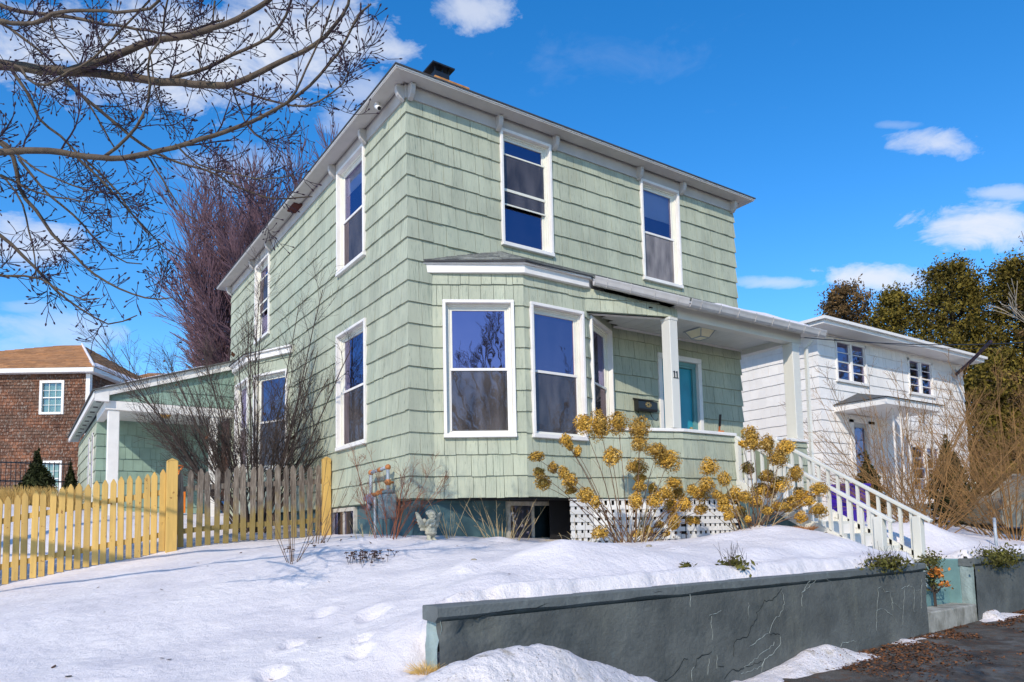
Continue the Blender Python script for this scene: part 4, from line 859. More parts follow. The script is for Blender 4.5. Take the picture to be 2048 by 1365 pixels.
mb=MB(); mb.box(-2.70,-2.47,9.5,9.7,-.2,2.44); o=part('porch_post',mb,M['white'],annex); bevel(o,.01,1)
mb=MB(); mb.box(-.55,-.38,9.5,9.66,-.2,2.44); part('porch_post',mb,M['white'],annex)
zb_=2.44
mb=MB(); mb.box(-2.76,0,9.47,9.67,zb_,2.64); part('beam',mb,M['white'],annex); mb=MB(); mb.box(-2.76,-2.60,9.67,11.55,zb_,2.64); part('beam',mb,M['white'],annex)
mb=MB(); mb.box(-2.6,0,9.67,11.5,2.5,2.52); part('porch_ceiling',mb,M['ceil'],annex)
mb=MB(); mb.box(-2.7,.0,9.6,11.5,-.4,.0); part('porch_deck',mb,M['white'],annex)
# gable infill under sloped rake
ra=lambda x:2.79+(x+2.96)*.335   # roof underside height at x
FG=FR(-2.76,9.49,2.76,0)
gm=part('gable',(lambda mb:mb.hexa([FG.p(.0,.0,2.64),FG.p(2.76,.0,2.64),FG.p(2.76,-.1,2.64),FG.p(0,-.1,2.64),FG.p(0,.0,2.72),FG.p(2.76,.0,ra(0)),FG.p(2.76,-.1,ra(0)),FG.p(0,-.1,2.72)]))(MB()),M['backing'],annex)
S3.wall(FG,0,2.76,2.65,3.8,gm,M['sideteal'],ztop=lambda a:ra(a-2.76)-.10,seed=55,wr=(.15,.26))
S3.flush()
mb=MB(); mb.hexa([(-2.98,9.36,ra(-2.98)-.13),(0.02,9.36,ra(0)-.14),(.02,9.42,ra(0)-.14),(-2.98,9.42,ra(-2.98)-.13),(-2.98,9.36,ra(-2.98)+.04),(.02,9.36,ra(0)+.04),(.02,9.42,ra(0)+.04),(-2.98,9.42,ra(-2.98)+.04)]); part('rake_board',mb,M['white'],annex)
mb=MB(); mb.hexa([(-2.975,9.352,2.60),(-2.70,9.352,2.60),(-2.70,9.46,2.60),(-2.975,9.46,2.60),(-2.975,9.352,ra(-2.98)),(-2.70,9.352,ra(-2.7)),(-2.70,9.46,ra(-2.7)),(-2.98,9.46,ra(-2.98))]); part('eave_return',mb,M['white'],annex)
mb=MB(); mb.box(-3.0,-2.96,9.36,18,2.66,2.80); part('fascia',mb,M['white'],annex)
mb=MB(); mb.box(-2.97,-2.74,9.4,18,2.68,2.70); sf=part('soffit',mb,mat('grey_soffit',(.42,.48,.44),.7),annex)
for i in range(9): mb=MB(); mb.box(-2.90,-2.80,9.9+i*.8,10.05+i*.8,2.674,2.679); part('soffit_vent',mb,M['dark'],sf)
mb=MB(); mb.hexa([(-3.04,9.30,ra(-3.04)+.04),(.05,9.30,ra(.05)+.04),(.05,18,ra(.05)+.04),(-3.04,18,ra(-3.04)+.04),(-3.04,9.30,ra(-3.04)+.07),(.05,9.30,ra(.05)+.07),(.05,18,ra(.05)+.07),(-3.04,18,ra(-3.04)+.07)]); part('roof',mb,M['roof'],annex)
s_=part('roof_snow',snowslab([(-2.9,9.34,ra(-2.9)+.07),(-.6,9.34,ra(-.6)+.07),(-.6,14,ra(-.6)+.07),(-2.9,14,ra(-2.9)+.07)],.06,(30,20),3),M['snow'],smooth=True); tag(s_,'thin snow lying on the low annex roof','snow patch')
def lantern(name,label,x,y,z,s,m='brass',mg='lampglass'):
    t=thing(name,label,'lamp',(x,y,z))
    mb=MB(); mb.box(x-s*.9,x+s*.9,y-s*.9,y+s*.9,z-.015,z); f=part('frame',mb,M[m],t)
    b=s*.45;h=s*.62; mb=MB(); mb.hexa([(x-b,y-b,z-h),(x+b,y-b,z-h),(x+b,y+b,z-h),(x-b,y+b,z-h),(x-s*.8,y-s*.8,z-.015),(x+s*.8,y-s*.8,z-.015),(x+s*.8,y+s*.8,z-.015),(x-s*.8,y+s*.8,z-.015)]); part('glass_shade',mb,M[mg],t)
    mb=MB()
    for sx in (-1,1):
        for sy in (-1,1): mb.beam((x+sx*s*.81,y+sy*s*.81,z-.01),(x+sx*b*1.05,y+sy*b*1.05,z-h),.014,.014)
    for sx,sy,tx,ty in ((-1,-1,1,-1),(1,-1,1,1),(1,1,-1,1),(-1,1,-1,-1)): mb.beam((x+sx*b*1.05,y+sy*b*1.05,z-h),(x+tx*b*1.05,y+ty*b*1.05,z-h),.014,.014)
    part('cage',mb,M[m],t); return t
lantern('porch_light','square frosted glass lantern fixed to the front porch ceiling',5.21,-.58,2.885,.22,'grey')
M['amber']=mat('amber_glass',(.75,.42,.08),.4,.1)
lantern('porch_light','small amber glass lantern on the annex porch ceiling',-1.46,9.95,2.50,.15,'brass','amber')
# ------------------------------------------------------------------ white house
wh=thing('white_house','white shingled two storey house with wide eaves and a small door hood','house',(18,8,-.4))
WX0,WX1,WY0,WY1=13.72,22.1,2.65,13.5
FW=FR(WX0,WY0,WX1-WX0,0); FWL=FR(WX0,WY1,0,-(WY1-WY0))
S4=Shingler(300)
hw=[(14.55-WX0,16.12-WX0,3.58,4.74),(18.48-WX0,20.0-WX0,3.58,4.68),(15.05-WX0,16.3-WX0,.0,2.62),(18.3-WX0,20.1-WX0,.55,1.95)]
w1=part('wall',backing(FW,0,WX1-WX0,-1,5.0,hw),M['whsiding'],wh); S4.wall(FW,0,WX1-WX0,-.9,4.86,w1,M['whsiding'],holes=hw,m0=1,m1=1,course=.3,seed=60,wr=(.2,.35),tb=.028)
w2=part('wall',backing(FWL,0,WY1-WY0,-1,5.0,[]),M['whsiding'],wh); S4.wall(FWL,0,WY1-WY0,-.9,4.86,w2,M['whsiding'],m1=1,course=.3,seed=61,wr=(.2,.35),tb=.028)
S4.flush()
mb=MB(); mb.box(WX1-.1,WX1,WY0+.1,WY1,-1,4.9); mb.box(WX0,WX1,WY1-.1,WY1,-1,4.9); mb.box(WX0+.12,WX1-.1,WY0+.13,WY1-.1,4.5,4.6); part('back_wall',mb,M['whsiding'],wh)
e=.6
mb=MB(); mb.box(WX0-e,WX1+.12,WY0-e,WY1+e,4.86,4.90); part('soffit',mb,M['whtrim'],wh)
def rectring(d0,z0,z1,t=.04,b=(WX0-e,WX1+.12,WY0-e,WY1+e)):
    mb=MB(); x0,x1,y0,y1=b[0]-d0,b[1]+d0,b[2]-d0,b[3]+d0
    mb.box(x0,x1,y0,y0+t,z0,z1); mb.box(x0,x0+t,y0+t,y1,z0,z1); mb.box(x1-t,x1,y0+t,y1,z0,z1); return mb
part('fascia',rectring(.04,4.84,4.98),M['whtrim'],wh); part('gutter',rectring(.12,4.94,5.02,.09),M['whtrim'],wh)
cx=(WX0+WX1)/2
mb=MB(); x0,x1,y0,y1=WX0-e-.1,WX1+.22,WY0-e-.1,WY1+e; zz=5.02; hh=1.1; mb.add([(x0,y0,zz),(x1,y0,zz),(x1,y1,zz),(x0,y1,zz),(cx,y0+5,zz+hh),(cx,y1-5,zz+hh)],[(0,1,4),(1,2,5,4),(2,3,5),(3,0,4,5)]); part('roof',mb,M['roof'],wh)
s_=part('roof_snow',snowslab([(x0+.1,y0+.05,zz+.02),(x1-.1,y0+.05,zz+.02),(cx+.5,y0+4.5,zz+hh*.9),(cx-.5,y0+4.5,zz+hh*.9)],.06,(60,16),5),M['snow'],smooth=True); tag(s_,'wet snow covering the roof of the white house','snow patch')
mb=MB(); mb.box(14.5,15.2,5.0,5.7,5.3,6.0); c_=part('chimney',mb,M['brick'],wh); mb=MB(); mb.box(14.45,15.25,4.95,5.75,6.08,6.11); mb.box(14.6,15.1,5.1,5.6,6.0,6.08); part('chimney_cap',mb,M['blackmetal'],c_)
def wwin(a0,a1,z0,z1,cols=2,rows=4):
    mb=MB(); FW.box(mb,a0,a0+.07,-.08,.05,z0,z1); FW.box(mb,a1-.07,a1,-.08,.05,z0,z1); FW.box(mb,a0,a1,-.08,.05,z1-.07,z1); FW.box(mb,a0-.04,a1+.04,-.08,.08,z0-.05,z0+.03); 
    m=(a0+a1)/2; FW.box(mb,m-.05,m+.05,-.08,.04,z0,z1); w=part('window',mb,M['whtrim'],wh); bevel(w,.005,1)
    for (b0,b1) in ((a0+.07,m-.05),(m+.05,a1-.07)):
        mb=MB(); h=(z1-.07)-(z0+.03)
        for k in range(1,rows): z=z0+.03+h*k/rows; t=.022 if k==rows//2 else .012; FW.box(mb,b0,b1,-.03,.0,z-t,z+t)
        FW.box(mb,b0,b0+.03,-.03,0,z0+.03,z1-.07); FW.box(mb,b1-.03,b1,-.03,0,z0+.03,z1-.07); part('sash',mb,M['whtrim'],w)
        mb=MB(); mb.add([FW.p(b0,-.02,z0),FW.p(b1,-.02,z0),FW.p(b1,-.02,z1-.05),FW.p(b0,-.02,z1-.05)],[(0,1,2,3)]); part('pane',mb,M['glass'],w)
wwin(*hw[0]); wwin(*hw[1]); wwin(*hw[3])
mb=MB(); FW.box(mb,1.33,1.50,-.1,.06,.1,2.5); FW.box(mb,2.25,2.58,-.1,.06,.1,2.5); FW.box(mb,1.33,2.58,-.1,.06,2.42,2.62); d_=part('door_frame',mb,M['whtrim'],wh)
mb=MB(); FW.box(mb,1.50,1.60,-.06,-.02,.1,2.42); FW.box(mb,2.15,2.25,-.06,-.02,.1,2.42); FW.box(mb,1.6,2.15,-.06,-.02,2.3,2.42); FW.box(mb,1.6,2.15,-.06,-.02,.1,1.0); part('storm_door',mb,mat('grey_storm_door',(.45,.45,.45),.5),d_)
mb=MB(); mb.add([FW.p(1.6,-.04,1.0),FW.p(2.15,-.04,1.0),FW.p(2.15,-.04,2.3),FW.p(1.6,-.04,2.3)],[(0,1,2,3)]); part('door_glass',mb,M['glass'],d_)
# door hood
hx0,hx1,hy0=14.35,17.3,1.15
mb=MB(); mb.box(hx0,hx1,hy0,WY0,2.66,2.84); o=part('door_hood',mb,M['whtrim'],wh); mb=MB(); mb.add([(hx0-.06,hy0-.06,2.845),(hx1+.06,hy0-.06,2.845),(hx1+.06,WY0,2.845),(hx0-.06,WY0,2.845),(15.6,WY0,3.3),(16.1,WY0,3.3)],[(0,1,5,4),(0,4,3),(1,2,5)]); part('hood_roof',mb,M['roof'],o)
for x in (15.25,15.62,16.9):
    mb=MB(); mb.box(x-.02,x+.02,hy0+.12,hy0+.16,.0,2.66); mb.box(x-.02,x+.02,hy0+.32,hy0+.36,.0,2.66)
    for k in range(5): mb.beam((x,hy0+.14,.3+k*.5),(x,hy0+.34,.55+k*.5),.015,.015)
    part('hood_post',mb,M['whtrim'],wh)
mb=MB(); mb.box(15.0,17.2,hy0,WY0,-.6,.05); part('stoop',mb,M['concrete'],wh)
FP0=(21.4,2.56,4.42);FP1=(20.34,1.0,5.07)
t=thing('flagpole','dark slanting flagpole bracketed to the corner of the white house','flagpole',(21.4,2.56,4.3))
mb=MB(); mb.tube([FP0,((FP0[0]+FP1[0])/2,(FP0[1]+FP1[1])/2,(FP0[2]+FP1[2])/2-.03),FP1],[.05,.058,.05],8); part('pole',mb,mat('dark_maroon_pole',(.03,.015,.03),.5),t)
mb=MB(); mb.box(21.31,21.49,2.52,2.64,4.25,4.6); part('bracket',mb,M['grey'],t)
# eave of a further building seen past the porch
t=thing('garage','pale grey low building whose eave shows behind the porch','garage',(11,10,-.4))
mb=MB(); mb.box(9.2,11.2,8.2,11.5,-.6,3.9); part('wall',mb,M['whsiding'],t)
mb=MB(); mb.box(9.0,12.35,7.9,11.8,3.95,4.1); mb.box(8.9,12.55,7.8,11.9,4.1,4.22); part('eave',mb,M['gutter'],t)
mb=MB(); mb.add([(8.9,7.8,4.23),(12.5,7.8,4.23),(12.5,11.9,4.23),(8.9,11.9,4.23),(9.5,9.8,5.3),(10.4,9.8,5.3)],[(0,1,5,4),(1,2,5),(2,3,4,5),(3,0,4)]); part('roof',mb,M['roof'],t)
# ------------------------------------------------------------------ brown house
bh=thing('brown_house','weathered brown shingled house with a brown hipped roof beyond the fence','house',(-6,27,0))
ux,uy=math.cos(math.radians(-33)),math.sin(math.radians(-33)); LN=7.6
FBH=FR(-2.1-ux*LN,23.1-uy*LN,ux,uy); FBR=FR(-2.1,23.1,-uy,ux)
hb=[(LN-1.87,LN-.94,4.39,5.71),(LN-1.87,LN-.94,1.25,2.61)]
FBH.len=LN
wb=part('wall',backing(FBH,0,LN,-.5,5.97,hb),M['brsh'],bh); S5=Shingler(0)
S5.wall(FBH,2.9,LN-.12,.3,5.97,wb,M['brsh'],holes=hb,course=.128,wr=(.08,.19),tb=.034,tt=.004,seed=70,gap=.010,jit=.008)
wb2=part('wall',backing(FBR,0,6,-.5,5.97,[]),M['brsh'],bh); S5.wall(FBR,.12,3.5,.3,5.97,wb2,M['brsh'],course=.128,wr=(.08,.19),tb=.034,tt=.004,seed=71,gap=.006)
S5.flush()
mb=MB(); FBH.box(mb,LN-.13,LN+.025,0,.03,-.3,5.95); FBR.box(mb,0,.13,0,.03,-.3,5.95); part('corner_board',mb,M['whtrim'],bh)
for h in hb:
    mb=MB(); a0,a1,z0,z1=h; FBH.box(mb,a0,a0+.1,-.05,.05,z0,z1); FBH.box(mb,a1-.1,a1,-.05,.05,z0,z1); FBH.box(mb,a0+.1,a1-.1,-.05,.05,z1-.1,z1); FBH.box(mb,a0+.1,a1-.1,-.05,.06,z0,z0+.09); w=part('window',mb,M['whtrim'],bh); bevel(w,.008,1)
    mb=MB(); m=(z0+z1)/2; FBH.box(mb,a0+.1,a1-.1,-.03,.0,m-.02,m+.02); 
    for k in (1,2): FBH.box(mb,a0+.1+(a1-a0-.2)*k/3-.008,a0+.1+(a1-a0-.2)*k/3+.008,-.02,-.01,z0+.09,z1-.1)
    for k in (.25,.75): zz_=z0+.09+(z1-z0-.19)*k; FBH.box(mb,a0+.1,a1-.1,-.02,-.01,zz_-.008,zz_+.008)
    part('muntins',mb,M['whtrim'],w)
    mb=MB(); mb.add([FBH.p(a0+.1,-.03,z0+.05),FBH.p(a1-.1,-.03,z0+.05),FBH.p(a1-.1,-.03,z1-.05),FBH.p(a0+.1,-.03,z1-.05)],[(0,1,2,3)]); part('pane',mb,glass_mat('house_pane',.85,refl=.08),w)
    mb=MB(); n=14
    for k in range(n): 
        b=a0+.1+(a1-a0-.2)*k/n; mb.add([FBH.p(b,-.07-.02*(k%2),z0+.05),FBH.p(b+(a1-a0-.2)/n,-.07-.02*((k+1)%2),z0+.05),FBH.p(b+(a1-a0-.2)/n,-.07-.02*((k+1)%2),z1-.05),FBH.p(b,-.07-.02*(k%2),z1-.05)],[(0,1,2,3)])
    part('curtain',mb,M['curtain'],w)
Pb=FBH.p; ov=.32
def bpt(a,o,z): return Pb(a,o,z)
mb=MB(); FBH.box(mb,-.3,LN+ov,ov-.04,ov,5.97,6.13); 
FBR.box(mb,-ov+.0,7.,ov-.04,ov,5.97,6.13); FBH.box(mb,-.3,LN+ov-.04,0,ov-.04,5.97,5.99); FBR.box(mb,0,7.,0,ov-.04,5.97,5.99); part('fascia',mb,M['whtrim'],bh)
ev=[bpt(-4,ov,6.14),bpt(LN+ov,ov,6.14),bpt(LN+ov,-10.5,6.14),bpt(-4,-10.5,6.14)]; rg=[bpt(LN-4.1,-5.1,8.45),bpt(LN-3.2,-5.1,8.45)]
mb=MB(); mb.add(ev+rg,[(0,1,5,4),(1,2,5),(2,3,4,5),(3,0,4)]); rf=part('roof',mb,M['brroof'],bh)
roof_courses([ev[0],ev[1],rg[1],rg[0]],26,.4,rf,M['brroof'],seed=9,lift=.02)
roof_courses([ev[1],ev[2],rg[1],rg[1]],22,.4,rf,M['brroof'],seed=10,lift=.02)
mb=MB(); e0=Vector(ev[1])+Vector((0,0,.05)); mb.tube([e0,Vector(rg[1])+Vector((0,0,.05))],.05,6); part('hip_snow',mb,M['snow'],rf)
b2=part('rear_wing_roof',(lambda mb:mb.add([(-1.9,27.5,6.1),(3.5,27,6.1),(8,30,6.1),(1.3,33,8.25),(2.9,32.3,8.25),(-1.9,34,6.1)],[(0,1,4,3),(1,2,4),(0,3,5)]))(MB()),M['brroof'],bh)
roof_courses([(-1.9,27.5,6.12),(3.5,27,6.12),(2.9,32.3,8.27),(1.3,33,8.27)],24,.4,b2,M['brroof'],seed=12,lift=.02)
mb=MB(); mb.box(-1.7,6,28,34,0,6.1); part('rear_wing',mb,M['brsh'],bh)
s_=part('roof_snow',snowslab([bpt(LN+ov+.0,ov,6.16),bpt(LN+ov,-9,6.16),bpt(LN+ov-.5,-8.5,6.5),bpt(LN+ov-.5,-.2,6.5)],.08,(30,6),6),M['snow'],smooth=True); tag(s_,'strip of snow along the side eave of the brown house','snow patch')
# ------------------------------------------------------------------ picket fences
def picket_fence(name,label,p0,p1,n,mt,h0=1.17,w=.095,sag=0.,old=False,seed=0,th=.02,zf=None,end=.0):
    rs=random.Random(seed); P0=Vector(p0+(0,));P1=Vector(p1+(0,)); d=(P1-P0).normalized(); F=FR(P0.x,P0.y,d.x,d.y); L_=(P1-P0).length
    t=thing(name,label,'fence',(P0.x,P0.y,z_at(P0.x,P0.y)),'picket fence sections')
    zg=lambda a:z_at(*F.p(a,0,0)[:2]) if zf is None else zf(a/L_)
    for i in range(n):
        a=.09+(L_-.18)*i/(n-1)+rs.uniform(-.008,.008); zb=zg(a)+.0+rs.uniform(.0,.02); h=h0+rs.uniform(-.02,.02)*(2 if old else 1); tl=rs.uniform(-.012,.012)*(1.6 if old else .6); ww=w*rs.uniform(.92,1.04)
        mb=MB(); pr=[(-ww/2,zb),(ww/2,zb),(ww/2,zb+h-.07),(ww*.12,zb+h-.005),(0,zb+h),(-ww*.12,zb+h-.005),(-ww/2,zb+h-.07)]
        k=len(pr); v=[F.p(a+x+tl*(z-zb),th,z) for x,z in pr]+[F.p(a+x+tl*(z-zb),0,z) for x,z in pr]
        mb.add(v,[tuple(range(k)),tuple(range(2*k-1,k-1,-1))]+[(j+k,(j+1)%k+k,(j+1)%k,j) for j in range(k)],rs.random()); o=part('picket',mb,mt,t,tint=True); bevel(o,.003,1)
    for hz in (.26,.90):
        mb=MB(); m=12
        for j in range(m):
            a0,a1=L_*j/m,L_*(j+1)/m; za,zb=zg(a0)+hz,zg(a1)+hz
            mb.hexa([F.p(a0,-.003,za-.04),F.p(a1,-.003,zb-.04),F.p(a1,-.04,zb-.04),F.p(a0,-.04,za-.04),F.p(a0,-.003,za+.04),F.p(a1,-.003,zb+.04),F.p(a1,-.04,zb+.04),F.p(a0,-.04,za+.04)])
        part('rail',mb,mt,t,tint=True)
    return t
def fence_post(label,x,y,s,z0,z1,ang=0.):
    t=thing('fence_post',label,'post',(x,y,z0),'new pine fence posts'); F=FR(x,y,math.cos(ang),math.sin(ang)); mb=MB(); h=s/2
    mb.hexa([F.p(-h,h,z0),F.p(h,h,z0),F.p(h,-h,z0),F.p(-h,-h,z0),F.p(-h,h,z1),F.p(h,h,z1),F.p(h,-h,z1),F.p(-h,-h,z1)]); mb.t=[.8]*6; o=part('shaft',mb,M['newwood'],t,tint=True); bevel(o,.008,2)
    mb=MB(); q=[F.p(a,b,z1+.001) for a,b in ((-h,h),(h,h),(h,-h),(-h,-h))]+[F.p(0,0,z1+.045)]; mb.add(q,[(0,1,4),(1,2,4),(2,3,4),(3,0,4)]); mb.t=[.8]*4; part('pointed_top',mb,M['newwood'],t,tint=True)
picket_fence('picket_fence','weathered grey mossy picket fence section between the two tall new posts',(-2.38,3.16),(-.13,2.96),17,M['oldwood'],1.17,.085,old=True,seed=2)
picket_fence('picket_fence','new yellow pine picket fence section running down to the left edge',(-5.6,4.0),(-2.44,3.18),29,M['newwood'],1.22,.083,seed=3)
fence_post('new pine fence post beside the green house wall',-.10,2.90,.125,-.6,.80)
fence_post('new pine fence post where the new and weathered pickets meet',-2.42,3.12,.155,-.9,.70,-.1)
# black iron fence and shrubs far left
t=thing('iron_fence','low black iron fence in front of the brown house','fence',(-5,17.5,.4)); 
mb=MB(); 
for z in (1.35,1.9): mb.box(-9,-2.9,17.5,17.53,z,z+.04)
part('rail',mb,M['blackmetal'],t); mb=MB()
for i in range(50): x=-9+i*.122; mb.box(x,x+.018,17.5,17.52,.4,1.98)
part('bars',mb,M['blackmetal'],t,kind='stuff')
def ellipsoid_leaves(n,c,r,sz,power=.5,z0=-1.,lump=.35,seed=0,shape=None):
    R_=np.random.default_rng(seed); d=R_.normal(size=(n,3)); d/=np.linalg.norm(d,axis=1,keepdims=True); rad=R_.uniform(0,1,n)**power
    th=np.arctan2(d[:,1],d[:,0]); lum=1+lump*(vnoise(th*1.5+5,d[:,2]*2.5,1.,seed)-.5)*2+lump*.5*(vnoise(th*5,d[:,2]*7,1.,seed+1)-.5)*2
    p=d*rad[:,None]*lum[:,None]
    if shape=='cone': p[:,:2]*=np.clip((1.05-(p[:,2:3]+1)/2),.08,1)**.8*1.25
    P=p*np.array(r)+np.array(c); k=p[:,2]>z0; P=P[k]
    # thin out in clumps so gaps show
    g=vnoise(P[:,0]*1.+P[:,2]*.7,P[:,1]+P[:,2]*.9,2.2/max(r[0],.3)*1.3,seed+7); P=P[g+.35*R_.random(len(P))>.36]
    return P,R_
def bush(name,label,cat,c,r,n,sz,mt,shape=None,seed=0,group=None,trunk=True):
    t=thing(name,label,cat,(c[0],c[1],c[2]-r[2]),group); P,R_=ellipsoid_leaves(n,c,r,sz,.45,seed=seed,shape=shape)
    V,F=leaves(P,R_.uniform(sz*.6,sz*1.4,len(P)),aspect=2.); part('crown',(V,F,R_.uniform(0,1,len(F))),mt,t,tint=True)
    if trunk: mb=MB(); mb.tube([(c[0],c[1],c[2]-r[2]-.6),(c[0],c[1],c[2]+r[2]*.5)],[r[0]*.08,.01],6); part('trunk',mb,M['bark'],t)
    return t
bush('evergreen_shrub','rounded dark evergreen shrub in front of the brown house wall','shrub',(-3.86,15.2,.95),(.62,.6,.98),12000,.05,M['evergreen'],'cone',1)
bush('evergreen_shrub','dark evergreen shrub cut by the left picture edge','shrub',(-5.0,15.3,.8),(.45,.45,.95),7000,.05,M['evergreen'],'cone',2)
bush('evergreen_shrub','narrow dark evergreen between the annex wall and the brown house','shrub',(-2.98,16.8,.8),(.35,.35,1.0),5000,.05,M['evergreen'],'cone',3)
# ------------------------------------------------------------------ plants made of stems
def stemfan(base,n,length,spread,r0,seed,droop=.15,seg=6,wob=.05,bias=(0,0),zup=1.,rtip=.35,jl=.35,base_r=.05):
    R_=random.Random(seed); out=[]
    for i in range(n):
        an=R_.uniform(0,6.283); tilt=spread*R_.random()**.6; d=Vector((math.cos(an)*math.sin(tilt)+bias[0],math.sin(an)*math.sin(tilt)+bias[1],math.cos(tilt)*zup)).normalized()
        L_=length*R_.uniform(1-jl,1+jl*.5); p=Vector(base)+Vector((math.cos(an),math.sin(an),0))*base_r*R_.random(); q=[(p.x,p.y,p.z,r0)]; 
        for k in range(1,seg+1):
            p=p+d*L_/seg; d=(d+Vector((R_.uniform(-wob,wob),R_.uniform(-wob,wob),R_.uniform(-wob,wob)-droop/seg))).normalized(); q.append((p.x,p.y,p.z,r0*(1-(1-rtip)*k/seg)))
        out.append(q)
    return out
def sub(polys,per,length,ang,rf,seed,seg=4,start=.25,wob=.12,up=.1,exp=1.,taper=True):
    R_=random.Random(seed); out=[]
    for q in polys:
        n=len(q)
        for _ in range(per if isinstance(per,int) else R_.randint(*per)):
            t=(start+(1-start)*R_.random()**exp)*(n-1); i=min(int(t),n-2); f=t-i
            p=Vector(q[i][:3]).lerp(Vector(q[i+1][:3]),f); r=(q[i][3]*(1-f)+q[i+1][3]*f)*rf; ax=(Vector(q[i+1][:3])-Vector(q[i][:3])).normalized()
            rd=Vector((R_.gauss(0,1),R_.gauss(0,1),R_.gauss(0,1))); rd=(rd-ax*rd.dot(ax)).normalized(); a=ang*R_.uniform(.6,1.3)
            d=(ax*math.cos(a)+rd*math.sin(a)+Vector((0,0,up))).normalized(); L_=length*R_.uniform(.4,1.2)*(1-.5*t/(n-1) if taper else 1)
            o=[(p.x,p.y,p.z,r)]
            for k in range(1,seg+1):
                p=p+d*L_/seg; d=(d+Vector((R_.uniform(-wob,wob),R_.uniform(-wob,wob),R_.uniform(-wob,wob)))).normalized(); o.append((p.x,p.y,p.z,max(r*(1-.6*k/seg),.0012)))
            out.append(o)
    return out
